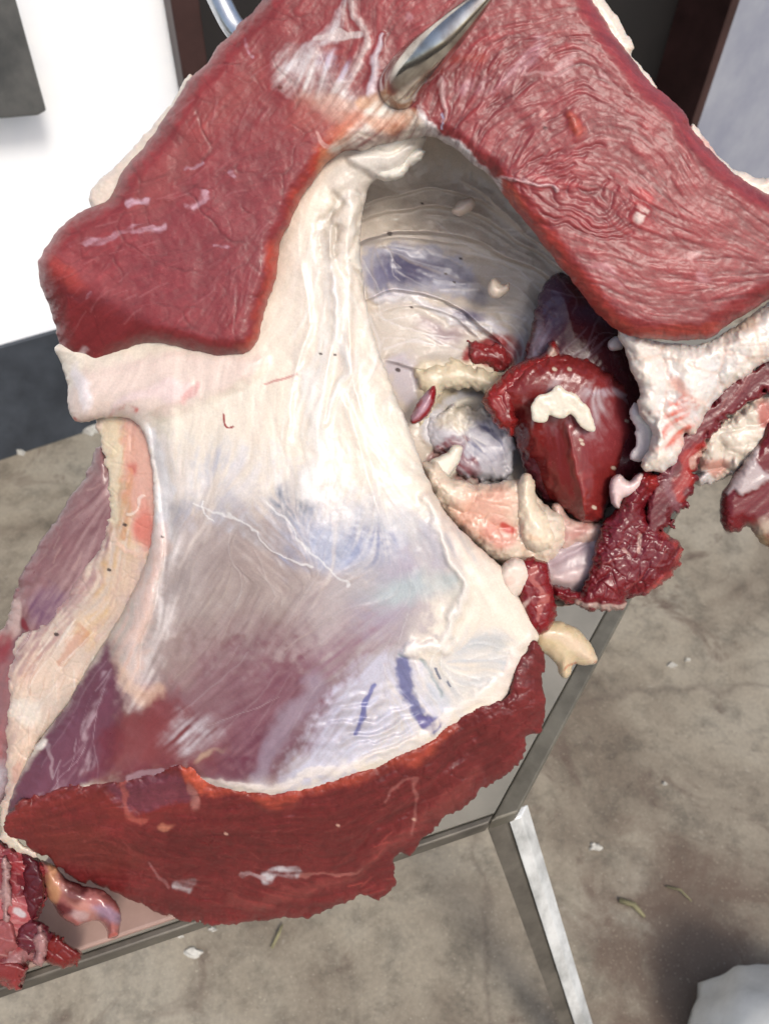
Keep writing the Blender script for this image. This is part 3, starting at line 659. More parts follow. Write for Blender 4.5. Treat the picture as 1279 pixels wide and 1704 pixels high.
# cut face of the round, facing down; fill darkened to hold its shade
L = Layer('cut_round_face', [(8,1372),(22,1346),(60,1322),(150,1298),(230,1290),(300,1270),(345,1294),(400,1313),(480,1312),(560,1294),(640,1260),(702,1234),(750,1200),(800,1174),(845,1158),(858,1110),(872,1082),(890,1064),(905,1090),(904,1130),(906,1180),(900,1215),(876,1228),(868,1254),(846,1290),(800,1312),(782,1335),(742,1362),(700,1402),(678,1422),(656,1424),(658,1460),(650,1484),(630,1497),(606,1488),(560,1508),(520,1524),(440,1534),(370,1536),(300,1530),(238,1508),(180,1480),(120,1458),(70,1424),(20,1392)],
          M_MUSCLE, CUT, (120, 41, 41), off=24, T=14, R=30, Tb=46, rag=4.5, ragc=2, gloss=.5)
L.slope(CUTTOP, .8, 46)
L.h += 5*L.nb+2.5*L.nm
L.tone(.1, .12, (0, -.06, -.06)); L.stroke([(60,1400),(200,1420),(400,1400),(560,1380),(700,1310),(800,1250)],34,(106,36,35),.5,1.5); L.blob(150,1410,90,34,-15,(124,54,44),.5,1.3)
L.creases(40, 93, 4, .06, .12, 2.4); L.creases(17, 94, 1.5, .09, .1, 2.)
L.stroke([(330,1290),(400,1324),(480,1324),(560,1308),(640,1276),(705,1250),(750,1222)],13,(184,78,58),.75,1.4); L.stroke([(10,1370),(60,1340),(130,1330),(200,1340),(300,1320)],24,(140,52,46),.7,1.5)  # orange stroke paints the lit, upward-facing edge into the colour
L.stroke([(310,1275),(340,1295)],16,(206,92,66),.9,.9)
L.pfill([(180,1310),(240,1285),(300,1290),(320,1325),(260,1345),(200,1335)],(120,62,76),.8,14,6,dh=-7); L.stroke([(205,1300),(210,1340),(240,1360)],5,(196,104,90),.5,1.); L.blob(318,1318,8,20,0,(196,130,120),.7,.9)
L.blob(278,1374,12,4,5,(206,130,104),.7,.9,dh=2)
L.stroke([(440,1458),(470,1452),(492,1452)],8,(206,196,198),.85,.9,streak=.4,dh=2); L.stroke([(400,1458),(440,1460)],3,(200,170,170),.6,streak=.3); L.stroke([(300,1472),(326,1480)],6,(214,206,206),.8,.9,streak=.3); L.stroke([(250,1440),(285,1475)],4,(170,110,108),.6); L.stroke([(500,1456),(560,1448),(600,1440)],3,(190,120,110),.5)
L.strands((60,1330,880,1520),150,(158,76,70),.36,seed=51,w=(.8,1.8),L=(15,60),dh=.8); L.strands((60,1330,880,1520),90,(108,36,38),.4,seed=52,w=(.8,2.2),L=(20,80),dh=-1.5)
L.stroke([(400,1500),(520,1480),(620,1430),(700,1370),(800,1290)],9,(170,84,76),.3,1.4,dh=4); L.stroke([(600,1400),(700,1330),(800,1230)],5,(120,40,40),.4,1.2,dh=-5); L.stroke([(300,1350),(420,1352),(520,1346)],7,(120,44,42),.4,1.4,dh=-4)
L.strands((600,1400,660,1500),12,(200,90,80),.5,seed=53,L=(20,40),dh=3); L.stroke([(640,1340),(690,1300),(680,1390)],3,(190,120,112),.4,1.2)
L.fibres(1.3, .12, .9); L.col *= (1+.09*vnoise(L.X, L.Y, 4.5, 301)+.07*vnoise(L.X, L.Y, 9, 302))[..., None]; L.h += .3*vnoise(L.X, L.Y, 7, 303); L.h += .6*L.nf+2*L.nm
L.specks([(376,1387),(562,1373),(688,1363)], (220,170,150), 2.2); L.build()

#@UPPER
# cavity lining: concave, deep behind the upper muscle
CV = [(560,300),(620,220),(720,200),(820,260),(900,350),(980,430),(1060,520),(1110,640),(1110,760),(1060,880),(1000,980),(930,1010),(850,990),(770,930),(690,850),(650,760),(620,650),(580,520),(560,400)]
L = Layer('cavity_lining', CV, M_MEMB, CUT, (216, 203, 188), off=-42, T=-112, R=170, Tb=0, rag=0, gloss=.45)
L.hb = L.h-14
L.tone(.04, .06)
L.fold([(585,420),(612,400),(680,384),(760,392),(850,428),(930,470),(1000,530)],24,34,4,(214,202,190),.6)
L.fold([(590,380),(625,356),(690,346),(760,352),(840,384),(920,430),(990,490)],15,26,4,(216,204,192),.55); L.fold([(600,350),(640,326),(710,318),(780,334),(850,370)],10,22,3,(210,198,186),.5)
L.fold([(600,410),(650,398),(700,396),(780,410)],6,10,3,(226,216,206),.5); L.fold([(690,360),(760,368),(840,402),(900,436)],5,10,3,(206,192,178),.4); L.fold([(760,300),(820,345),(900,400),(960,450)],7,16,3,(206,192,180),.4)
L.fold([(596,500),(640,486),(700,484),(760,508),(810,545),(850,590)],14,14,3,(222,216,218),.7); L.fold([(620,520),(690,506),(750,524),(800,560)],6,9,3,(226,220,220),.5); L.fold([(640,600),(700,616),(760,620),(830,640)],12,30,4,(222,208,186),.5)
L.stroke([(640,420),(740,430),(860,480),(930,520)],13,(190,176,164),.5,1.4,dh=-7)
L.pfill([(606,425),(660,405),(740,420),(790,450),(770,480),(700,490),(620,500)],(172,172,190),.9,24,8); L.blob(690,455,52,24,0,(84,80,110),.95,.9,n=.4); L.blob(640,465,30,14,10,(112,110,142),.7,1.); L.blob(775,478,28,16,-30,(128,126,146),.7,1.)
L.stroke([(612,492),(680,486),(740,504),(790,530),(830,575)],9,(218,212,218),.85,.9,dh=12,streak=.4); L.stroke([(614,500),(700,500),(780,545),(815,570)],5,(230,226,228),.8,1.,dh=6); L.blob(775,520,26,12,-30,(104,96,124),.8,.9,streak=.3)
L.pfill([(614,520),(700,510),(760,550),(780,590),(760,615),(700,610),(640,600)],(216,206,196),.85,20,8,dh=10); L.blob(735,548,40,14,-15,(150,120,136),.6,1.2)
L.blob(815,592,40,24,10,(158,56,58),.95,.6,dh=16,n=.5); L.blob(830,600,20,14,0,(176,70,66),.6,1.); L.blob(860,500,50,60,20,(206,196,184),.8,1.1,dh=10); L.blob(880,570,34,40,0,(190,188,204),.75,1.1,streak=.3)
L.pfill([(645,590),(690,600),(700,640),(670,670),(650,640)],(198,190,202),.7,18,6); L.pfill([(700,610),(790,600),(830,640),(760,650),(730,690),(700,660)],(226,212,186),.9,16,7,dh=14); L.pfill([(722,655),(800,640),(810,680),(770,690),(730,690)],(160,146,122),.8,14,6,dh=-14)
L.pfill([(700,690),(760,660),(820,670),(860,720),(850,800),(790,800),(740,760),(700,740)],(206,204,208),.9,20,9,dh=16); L.blob(770,690,34,14,5,(226,212,180),.7,.9); L.blob(790,735,40,30,-20,(140,142,166),.8,1.1,streak=.3); L.blob(830,770,30,26,0,(158,158,176),.6,1.)
L.pfill([(700,770),(730,735),(775,722),(770,745),(795,770),(800,805),(760,800),(750,770),(720,775)],(140,44,56),.95,8,5,dh=5,streak=.2); L.pfill([(716,780),(745,752),(765,745),(770,775),(745,800)],(232,224,206),.95,8,4,dh=16)
L.strands((610,410,900,620),40,(232,228,230),.55,seed=61,w=(.9,2.2),L=(50,140),dh=1.5); L.strands((620,330,960,480),50,(186,172,158),.4,seed=62,w=(1.,3),L=(60,200),dh=-1.); L.strands((690,600,860,800),30,wht,.5,seed=63,L=(20,60),dh=1.5)
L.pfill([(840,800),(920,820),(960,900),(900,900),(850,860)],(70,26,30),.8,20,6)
L.h += 1.6*L.nm+.5*L.lc+.2*L.lm
L.specks([(741,455),(755,469),(766,430),(684,511),(702,338)],r=1.8); L.specks([(648,388)],r=3); L.specks([(662,615)],r=3)
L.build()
L = Layer('fat_lump', [(688,618),(740,602),(800,608),(846,636),(836,664),(790,652),(740,654),(716,690),(700,720),(690,700),(704,660)], M_FAT, CUT, (226,212,184), off=-132, T=22, R=26, rag=5, ragc=6); L.tone(.04,.08,(0,-.03,-.08)); L.lumps(40, 24, 6); L.build()
L = Layer('gland', [(704,700),(760,672),(820,678),(858,716),(862,770),(830,806),(790,800),(740,770),(706,740)], M_MEMB, CUT, (196,192,198), off=-134, T=26, R=40, rag=6, ragc=8); L.tone(.06,.1); L.blob(770,696,40,16,5,(228,216,190),.8,.9); L.blob(800,740,34,30,-20,(128,128,152),.8,1.2,streak=.4)
L.pfill([(700,770),(730,735),(775,722),(770,745),(795,770),(800,805),(760,800),(750,770),(720,775)],(128,38,48),.95,8,5,dh=5,streak=.2); L.strands((700,680,860,800),24,wht,.5,seed=65,L=(20,60),dh=1); L.lumps(44, 25, 5); L.build()
L = Layer('membrane_tag', [(706,776),(722,762),(744,752),(754,740),(768,744),(764,766),(750,790),(734,806),(716,800)], M_FAT, CUT, (236,228,212), off=-84, T=14, R=12, rag=1.5); L.build()
L = Layer('inner_flesh', [(772,584),(800,568),(834,572),(852,594),(842,616),(810,620),(784,610)], M_MUSCLE, CUT, (146,48,50), off=-146, T=26, R=30, rag=7, ragc=8, gloss=.35); L.tone(.1,.14); L.fibres(1.,.1); L.strands((770,566,850,620),14,(206,170,170),.5,seed=66,L=(20,50)); L.build()
# dark wall of inner muscle behind the big lobe
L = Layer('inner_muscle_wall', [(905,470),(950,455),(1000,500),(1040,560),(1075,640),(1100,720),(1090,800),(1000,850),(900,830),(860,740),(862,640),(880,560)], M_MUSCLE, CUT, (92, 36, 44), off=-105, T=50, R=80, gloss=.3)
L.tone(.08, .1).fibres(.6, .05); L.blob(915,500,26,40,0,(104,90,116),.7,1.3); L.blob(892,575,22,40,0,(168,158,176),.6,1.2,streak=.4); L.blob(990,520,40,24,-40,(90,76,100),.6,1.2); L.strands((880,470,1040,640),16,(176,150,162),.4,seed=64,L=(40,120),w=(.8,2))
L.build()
for nm, P, off, col in [('fat_tag', [(750,352),(762,334),(784,328),(790,340),(782,354),(764,360)], -70, (226,210,194)), ('fat_tag', [(812,470),(822,462),(836,474),(846,468),(846,482),(834,494),(820,496),(812,484)], -88, (238,222,204))]:
    L = Layer(nm, P, M_FAT, CUT, col, off=off, T=18, R=14, rag=1.2); L.h += 0.60*L.nf; L.build()
L = Layer('flesh_tag', [(684,690),(700,662),(722,640),(724,664),(712,690),(690,706),(682,702)], M_MUSCLE, CUT, (160,36,44), off=-62, T=20, R=14, rag=1.2, gloss=.3); L.stroke([(684,690),(700,660),(716,640)],8,(206,170,184),.8,1.); L.build()
# big dark red lobe
KP = [(905,584),(916,568),(930,570),(928,586),(960,590),(1000,604),(1040,640),(1062,690),(1066,730),(1050,762),(1030,800),(1012,838),(998,866),(972,868),(940,852),(912,832),(894,806),(880,778),(862,762),(850,720),(832,704),(806,676),(804,660),(826,636),(850,612),(872,596)]
L = Layer('inner_muscle_lobe', KP, M_MUSCLE, CUT, (138, 44, 42), off=-70, T=56, R=46, rag=3.5, ragc=4, gloss=.25)
L.h += .16*(L.X-930)*(L.X > 930)*0 - .2*np.maximum(L.X-965, 0)
rx_ = 940+(L.Y-690)*.2; dn_ = np.clip((L.Y-640)/110, 0, 1); e_ = dn_*(.62*np.maximum(rx_-L.X, 0)+.34*np.maximum(L.X-rx_, 0)) - 10*dn_; L.h -= e_; L.b0 -= .7*e_; L.hb -= e_
L.tone(.05, .08, (0,-.05,-.05)).fibres(.7, .05)
L.pfill([(890,640),(930,610),(1000,612),(1040,650),(1000,690),(930,690)],(150,60,62),.7,40,10,streak=.1); L.pfill([(880,700),(900,640),(950,630),(1000,660),(1004,730),(960,720),(930,712)],(196,176,178),.55,30,14,streak=.6); L.stroke([(862,700),(880,780),(910,830)],8,(110,30,34),.5,1.2,dh=-8)
L.stroke([(934,700),(952,730),(968,780),(974,830),(970,860)],3.5,(176,66,58),.6,1.4,dh=3); L.pfill([(900,700),(940,710),(968,780),(965,850),(920,830),(890,780)],(132,36,36),.6,22,8,dh=-10)
L.blob(1010,710,46,60,70,(150,66,72),.6,1.2); L.stroke([(980,650),(1020,648),(1050,672),(1062,700),(1062,740)],9,(206,190,200),.8,1.3,dh=1.5,streak=.3); L.stroke([(978,660),(990,690),(984,712)],10,(206,192,196),.6,1.2,streak=.3)
L.specks([(966,732),(968,738),(1020,778),(988,844),(922,614),(947,614),(1042,700)], (236,214,190), 2.6); L.build()
L = Layer('ragged_lip', [(902,586),(914,566),(930,570),(932,584),(920,600),(896,618),(876,642),(866,670),(866,700),(852,728),(838,716),(818,702),(804,680),(802,662),(824,638),(848,612),(872,598)], M_MUSCLE, CUT, (158, 44, 42), off=-64, T=40, R=20, rag=4, ragc=4, gloss=.3)
L.tone(.08,.14).fibres(1.2,.1); L.blob(922,580,9,12,40,(228,196,180),.95,.8,dh=3); L.blob(850,690,22,26,0,(118,26,30),.6,1.3); L.strands((806,580,920,720),20,(206,110,100),.4,seed=67,L=(15,40)); L.creases(24, 68, 5, .1, .2); L.build()
L = Layer('fat_patch', [(883,692),(884,672),(896,658),(910,654),(920,646),(930,640),(940,648),(956,654),(968,668),(980,680),(990,716),(975,716),(962,706),(950,688),(936,697),(926,696),(914,690),(908,701),(890,702)], M_FAT, CUT, (232,222,202), off=6, T=4, R=7, rag=1.2, ragc=1.5, gloss=.35); L.h += .5*L.nf; L.build()
L = Layer('sheath', [(1052,668),(1072,680),(1092,700),(1096,730),(1084,756),(1062,768),(1048,758),(1058,738),(1056,712),(1044,690)], M_MEMB, CUT, (228,216,214), off=-18, T=10, R=12, rag=2.5, ragc=3); L.tone(.05,.08); L.stroke([(1062,690),(1074,714),(1068,744)],6,wht,.7,dh=2); L.build()
L = Layer('fat_tag', [(1010,572),(1024,560),(1034,568),(1036,580),(1026,584),(1014,582)], M_FAT, CUT, (220,206,204), off=-40, T=14, R=10, rag=1.5); L.build()

# yellowish fat under the lobe
L = Layer('fat_lumps', [(700,776),(722,768),(748,792),(800,806),(846,800),(872,796),(905,838),(935,856),(940,900),(918,930),(872,948),(826,934),(790,905),(752,868),(722,832)], M_FAT, CUT, (238,218,196), off=-70, T=40, R=34, rag=3, gloss=.4)
L.tone(.04,.07,(0,-.04,-.07)); L.lumps(70, 21, 13, .25); L.blob(810,850,56,36,10,(230,164,138),.75,1.1); L.blob(830,890,30,16,10,(216,120,100),.6,1.1); L.blob(848,885,8,5,0,(200,50,40),.8,1.); L.creases(26, 22, 4, .09, .15); L.h += 0.80*L.nf; L.build()
L = Layer('fat_lump', [(862,800),(870,788),(884,790),(890,806),(894,834),(914,862),(924,890),(916,914),(888,922),(868,908),(862,872),(856,836)], M_FAT, CUT, (240,222,196), off=-46, T=34, R=24, rag=2, gloss=.38); L.h += 1.00*L.nf+2*L.nm; L.blob(886,890,16,8,0,(232,190,150),.6,1.2); L.build()
L = Layer('fat_lump', [(914,842),(930,836),(950,862),(1000,872),(1000,900),(960,910),(930,920),(926,880)], M_FAT, CUT, (222,186,172), off=-76, T=26, R=22, rag=2.5); L.h += 0.88*L.nf; L.blob(960,880,34,12,20,(176,80,74),.5,1.2); L.build()
L = Layer('white_frill', [(560,262),(600,256),(650,252),(690,244),(712,250),(700,266),(680,280),(664,296),(640,302),(620,294),(596,300),(570,296)], M_FAT, CUT, (240,234,222), off=8, T=22, R=16, rag=2.5, ragc=3); L.col *= (1+.05*L.lm)[..., None]; L.h += .6*L.lc+1.5*L.nm; L.stroke([(580,275),(640,268),(690,256)],3,(206,188,166),.5,1.2,dh=-4); L.build()
L = Layer('lavender_tissue', [(900,940),(930,900),(990,880),(1020,900),(1000,980),(940,990),(906,975)], M_MEMB, CUT, (200,178,180), off=-80, T=26, R=34, rag=2); L.tone(.05,.08); L.stroke([(915,965),(990,945)],8,(216,190,186),.8,1.,dh=10); L.stroke([(910,940),(980,912)],6,(186,160,166),.7,dh=-6); L.build()

# white fat on the right
FP = [(1026,552),(1042,548),(1090,566),(1160,574),(1210,552),(1250,522),(1300,490),(1350,480),(1350,600),(1282,598),(1240,626),(1204,650),(1174,690),(1152,726),(1140,722),(1132,750),(1118,776),(1098,786),(1070,782),(1064,768),(1078,748),(1082,716),(1066,694),(1058,668),(1064,652),(1050,616),(1040,584)]
L = Layer('white_fat', FP, M_FAT, CUT, (240,230,220), off=2, T=30, R=26, rag=2.5, gloss=.4)
L.tone(.03,.05,(0,-.02,-.04)); L.lumps(66, 34, 9, .35); L.lumps(34, 37, 2.2, .12); L.h += 4*L.nm; L.tone(.0,.05,(0,-.03,-.08))
L.pfill([(1092,680),(1140,660),(1146,706),(1128,740),(1100,750),(1090,720)],(222,112,92),.75,18,8,streak=.5); L.blob(1125,645,20,10,-60,(228,150,126),.6,1.2); L.blob(1235,545,34,12,25,(232,196,166),.7,1.1); L.blob(1090,768,26,14,0,(238,222,206),.9,.8,dh=6); L.stroke([(1092,700),(1092,744)],4,wht,.9,dh=5); L.stroke([(1188,560),(1204,548)],4,(190,60,66),.7)
L.strands((1160,560,1280,680),26,(214,184,166),.4,seed=71,L=(30,90),dh=-1); L.h += 0.80*L.nf; L.build()
# ragged dark red strip
L = Layer('ragged_strip', [(1350,560),(1290,590),(1262,606),(1226,626),(1190,650),(1150,690),(1120,730),(1096,780),(1080,820),(1070,862),(1084,890),(1112,880),(1136,846),(1162,806),(1168,762),(1186,722),(1218,694),(1244,674),(1284,655),(1350,620)], M_MUSCLE, CUT, (118,34,42), off=-26, T=15, R=12, rag=8, ragc=7, gloss=.35)
L.tone(.1,.14).fibres(1.6,.1); L.stroke([(1160,740),(1150,790),(1125,830)],9,(190,56,48),.8,1.); L.stroke([(1110,860),(1120,800),(1140,750)],7,(150,96,104),.6,1.1); L.stroke([(1170,735),(1160,780)],4,(226,180,160),.7); L.strands((1140,600,1280,760),24,(206,130,120),.4,seed=72,L=(20,80)); L.build()
L = Layer('ragged_lobe', [(1048,800),(1060,784),(1086,784),(1104,798),(1094,830),(1076,846),(1090,872),(1116,892),(1132,908),(1130,940),(1110,966),(1080,984),(1050,996),(1028,1016),(990,1018),(958,1008),(920,994),(924,972),(960,984),(978,964),(984,930),(994,900),(1010,860),(1030,830)], M_MUSCLE, CUT, (122,28,36), off=-40, T=34, R=30, rag=4.5, gloss=.3)
L.tone(.12,.16).fibres(1.8,.1); L.blob(1040,910,36,50,60,(122,34,50),.6,1.1); L.stroke([(1092,880),(1120,900),(1128,940),(1090,975)],7,(206,90,84),.6,1.1,streak=.3); L.stroke([(960,1000),(1000,1018),(1040,1004)],5,(230,204,190),.7,1.,dh=3); L.stroke([(1064,890),(1060,920)],2.5,(232,190,176),.8,warp=.3); L.stroke([(1034,920),(1040,930)],4,(230,180,170),.7)
L.blob(1080,800,20,16,0,(180,48,40),.7,1.,dh=8); L.strands((960,820,1120,1000),40,(206,110,104),.45,seed=73,L=(15,50),dh=1.5); L.strands((960,820,1120,1000),30,(90,14,26),.5,seed=74,L=(15,60),dh=-3); L.creases(22, 73, 6, .1, .2); L.h += 1.20*L.nf; L.build()
L = Layer('fat_tag', [(1014,800),(1030,788),(1046,800),(1062,786),(1072,792),(1066,812),(1048,826),(1036,830),(1030,848),(1016,838)], M_FAT, CUT, (236,208,204), off=-26, T=22, R=12, rag=1.5, gloss=.3); L.h += 0.60*L.nf; L.build()
# red nub with white knob, by the bone
L = Layer('red_nub', [(868,934),(890,928),(910,940),(918,970),(922,1000),(926,1024),(916,1044),(898,1056),(880,1046),(870,1022),(862,996),(856,970)], M_MUSCLE, CUT, (138,30,36), off=-8, T=30, R=18, rag=3, gloss=.3); L.tone(.1,.14).fibres(1.2,.08); L.creases(18, 75, 5, .1, .2); L.stroke([(885,950),(905,990),(900,1030)],4,(210,120,110),.6); L.blob(872,1010,12,6,40,(230,200,190),.8); L.build()
L = Layer('white_knob', [(830,950),(850,930),(874,936),(884,956),(876,980),(856,996),(840,990),(828,972)], M_FAT, CUT, (238,220,204), off=2, T=26, R=18, rag=1.5, gloss=.35); L.blob(850,975,14,9,20,(232,190,172),.5); L.h += 0.60*L.nf; L.build()
L = Layer('bone_stub', [(886,1050),(906,1036),(930,1034),(956,1044),(974,1062),(990,1084),(993,1102),(976,1108),(954,1106),(950,1122),(940,1131),(930,1122),(924,1104),(906,1088),(890,1078)], M_FAT, CUT, (224,202,166), off=-50, T=30, R=26, rag=1.2, gloss=.35)
L.blob(925,1066,36,18,-35,(208,186,140),.6,1.2); L.stroke([(900,1050),(950,1080),(985,1098)],8,(232,206,180),.6,1.2); L.blob(990,1100,6,5,0,(190,90,60),.9,.8); L.stroke([(940,1126),(952,1108)],3,(196,120,90),.7); L.build()

# upper muscle with both flaps
UP = [(470,-60),(455,-30),(425,15),(402,34),(386,56),(365,74),(345,104),(318,128),(300,156),(262,214),(230,255),(200,290),(182,330),(140,350),(100,378),(84,400),(67,428),(64,452),(70,480),(86,520),(96,560),(106,600),(118,628),(130,604),(150,634),(180,606),(215,584),(245,572),(290,577),(330,586),(370,593),(405,590),(425,574),(436,540),(446,500),(458,468),(463,430),(466,404),(480,375),(500,332),(525,297),(548,268),(575,252),(605,250),(635,242),(668,234),(695,228),(716,226),(740,238),(762,252),(788,274),(815,292),(842,330),(868,362),(896,398),(926,436),(956,474),(988,516),(1016,542),(1040,556),(1080,564),(1130,566),(1180,562),(1202,545),(1245,520),(1290,492),(1350,470),(1350,330),(1290,326),(1250,308),(1218,285),(1180,248),(1150,215),(1140,190),(1108,160),(1080,136),(1056,102),(1030,70),(1006,34),(985,0),(960,-60),(700,-70)]
L = Layer('flank_muscle', UP, M_MUSCLE, CUT, (154, 58, 60), off=38, T=44, R=34, Tb=30, rag=1.6, gloss=.5)
L.tone(.05, .06, (0, -.04, -.03))
lf_ = L.X < 600
L.blob(340,400,170,150,30,(144,60,68),.6,1.3); L.blob(900,180,170,90,10,(152,60,64),.5,1.3); L.blob(1050,450,200,100,10,(158,62,62),.5,1.2)
L.pfill([(66,430),(90,440),(150,486),(230,520),(310,556),(380,572),(425,566),(405,600),(330,600),(240,590),(150,650),(110,640),(80,540)],(132,42,46),.75,44,6); L.slope([(60,415),(150,476),(250,522),(340,556),(425,570),(470,560)], .75, 16) if False else None  # darker fill paints shade on the flap's down-facing lower face
P_ = catmull([(30,400),(90,436),(150,476),(250,522),(340,556),(425,572)],False,4); d_, _, sdn, _ = seg_dist(L.X,L.Y,P_,False)
qd = np.clip(d_*sdn,0,170)*(L.X<470)*(L.Y>380)*np.clip((470-L.X)/60,0,1); qd = np.sqrt(qd*qd+900)-30; L.h -= .55*qd; L.hb -= .45*qd; L.b0 -= .5*qd
L.stroke([(586,210),(548,262),(512,318),(486,370),(468,410),(462,470),(440,540),(420,585)],20,(206,84,62),.75,1.1); L.tone(.0,.05); L.stroke([(586,215),(560,255),(530,295)],11,(226,150,112),.8,1.2)  # orange inner rims: light on the flap edges put into the colour
L.stroke([(420,120),(340,220),(240,340)],26,(176,92,84),.3,1.5); L.stroke([(822,300),(880,375),(930,440),(985,510),(1035,552)],20,(196,74,64),.85,1.1); L.blob(845,330,28,16,-45,(208,104,78),.6,1.1); L.stroke([(1020,545),(1100,560),(1190,550)],12,(196,84,66),.6,1.2)
L.stroke([(830,292),(870,300),(920,316)],3.5,(214,176,176),.8,1.,dh=3)
# tendon and fat around the hook
L.pfill([(460,110),(490,90),(530,90),(560,130),(600,160),(650,170),(600,200),(560,200),(500,160),(465,140)],(232,222,218),.95,30,7,dh=2,streak=.2); L.blob(560,190,50,20,-20,(230,190,168),.7,1.2); L.blob(520,200,40,30,0,(200,110,92),.35,1.3)
L.stroke([(500,120),(530,80),(560,45),(578,0)],13,(226,220,222),.9,1.,dh=2,taper=.5,streak=.2); L.stroke([(545,150),(580,120),(600,80),(600,40),(592,0)],9,(232,218,212),.85,1.1,dh=2,taper=.4,streak=.2); L.stroke([(530,70),(555,66),(590,60)],6,(226,208,204),.8); L.blob(556,118,26,20,60,(196,186,206),.6,1.,streak=.4); L.blob(566,95,12,9,20,(176,66,66),.8,.7)
L.stroke([(612,160),(618,110),(628,70),(634,56)],8,(218,204,212),.85,.9,taper=.6,dh=3); L.stroke([(632,150),(640,110)],12,(120,30,40),.6,1.2); L.blob(684,20,9,9,0,(206,150,156),.6,1.2); L.blob(478,140,5,4,0,(110,50,36),.9,.8)
L.pfill([(690,190),(700,176),(730,215),(770,246),(812,285),(830,300),(822,320),(780,290),(730,250),(700,230)],(240,234,232),.95,10,4,dh=4); L.stroke([(600,180),(650,184),(690,196)],14,(232,180,140),.8,1.1); L.stroke([(600,190),(690,206)],6,(244,236,222),.8,1.,streak=.3)
L.stroke([(730,140),(742,165),(742,205)],7,(226,186,184),.7,1.1,taper=.6,dh=3); L.stroke([(735,190),(742,215)],2.5,(206,196,224),.9)
L.stroke([(774,158),(820,140),(870,110),(900,75)],12,(200,150,160),.5,1.3,streak=.5); L.stroke([(870,125),(925,116),(960,98)],3,(216,160,160),.6,1.)
L.pfill([(545,262),(585,215),(610,180),(650,172),(695,190),(715,226),(690,236),(640,246),(600,256)],(240,230,216),.95,12,4,streak=.25)
L.blob(634,204,36,13,4,(228,164,128),.7,1.1); L.stroke([(565,250),(620,228),(700,214)],3,(214,196,176),.6,1.,dh=-2,streak=.3); L.blob(575,215,18,30,-35,(222,130,98),.6,1.2)
# marbling
for pts, w_, a_ in [([(222,386),(262,378)],4,.8),([(212,344),(244,338)],5,.75),([(306,346),(332,340),(340,322)],5,.75),([(122,400),(200,392),(250,386)],4,.45),([(300,280),(340,270)],3,.5),([(415,60),(425,90)],3,.6),([(350,415),(380,412)],2,.5),([(150,505),(158,498)],3,.8),([(380,290),(400,300)],2,.5)]:
    L.stroke(pts, w_, (220,176,190), a_, 1., n=.5, streak=.35)
L.stroke([(531,228),(536,246),(545,258)],4,(230,170,160),.8); L.blob(140,612,9,26,15,(240,222,224),.9,.6,dh=3); L.blob(170,608,8,5,0,(232,200,206),.8); L.blob(235,585,20,7,20,(216,180,186),.7,1.,streak=.4)
L.stroke([(60,440),(110,430),(160,460),(200,500)],12,(190,96,98),.35,1.3); L.blob(115,460,34,14,-35,(196,74,62),.6,1.2)
L.blob(1075,352,12,15,0,(236,214,204),.8,.6,streak=.9,dh=3); L.blob(1075,335,22,14,60,(196,60,60),.6,1.2); L.blob(962,205,9,20,20,(206,96,76),.8,.7,dh=5); L.blob(905,196,8,6,30,(214,130,124),.7); L.blob(1160,428,12,7,20,(220,160,156),.7); L.blob(1010,135,5,14,20,(216,170,172),.6,streak=.4)
L.stroke([(970,440),(1010,450),(1030,465)],8,(206,134,142),.55,1.1,streak=.6); L.blob(1172,465,14,10,0,(208,150,154),.6,1.1,streak=.5); L.blob(740,200,8,4,0,(214,150,144),.6)
L.stroke([(735,120),(760,100),(800,90)],9,(196,90,72),.4,1.3)
L.strands((700,60,960,300),90,(196,122,122),.26,seed=81,w=(.9,1.8),L=(30,110),dh=1.2); L.strands((700,60,960,300),110,(124,44,52),.45,seed=82,w=(.8,1.7),L=(60,180),dh=-.9)
L.strands((880,260,1280,550),90,(196,118,114),.26,seed=83,w=(.9,2),L=(20,90),dh=.6); L.strands((860,260,1280,550),100,(122,44,52),.4,seed=84,w=(.8,1.7),L=(40,130),dh=-.8)
L.strands((90,60,460,560),110,(200,130,132),.32,seed=85,w=(.8,1.8),L=(15,60),dh=.8); L.strands((600,0,740,160),26,(206,130,130),.4,seed=86,L=(15,50))
# swirl folds
for k in range(6):
    r_ = 18+k*15; L.stroke([(985+r_*1.5*math.cos(t), 318+r_*.8*math.sin(t)) for t in np.linspace(.2*k, .2*k+3.8, 8)], 2.6, (128,48,56), .35, 1.5, dh=-1.5)
m1 = np.clip((600-L.X)/80, 0, 1); keep = L.h.copy(), L.col.copy()
L.creases(84, 91, 1.3, .06, .3, 3.0); L.creases(40, 92, .6, .06, .12, 1.8)
L.h = L.h*m1+keep[0]*(1-m1); L.col = L.col*m1[..., None]+keep[1]*(1-m1[..., None])
L.h += (1-m1)*(.11*L.lm+.1*L.lc+.09*L.lf)*np.clip(.8+.5*L.nm, .2, 1.6)+m1*(.06*L.lm+.08*L.lf)+1.2*L.nm+.1*L.nf
L.col *= (1+(1-m1)*(.1*L.lm+.08*L.lf+.03*L.lc)+m1*(.04*L.lm+.045*L.lf))[..., None]
L.col *= (1+.06*vnoise(L.X, L.Y, 4.5, 311)+.05*vnoise(L.X, L.Y, 10, 312))[..., None]; L.h += .1*vnoise(L.X, L.Y, 6, 313)
L.specks([(906,212)], (90,20,26), 3)
L.build()
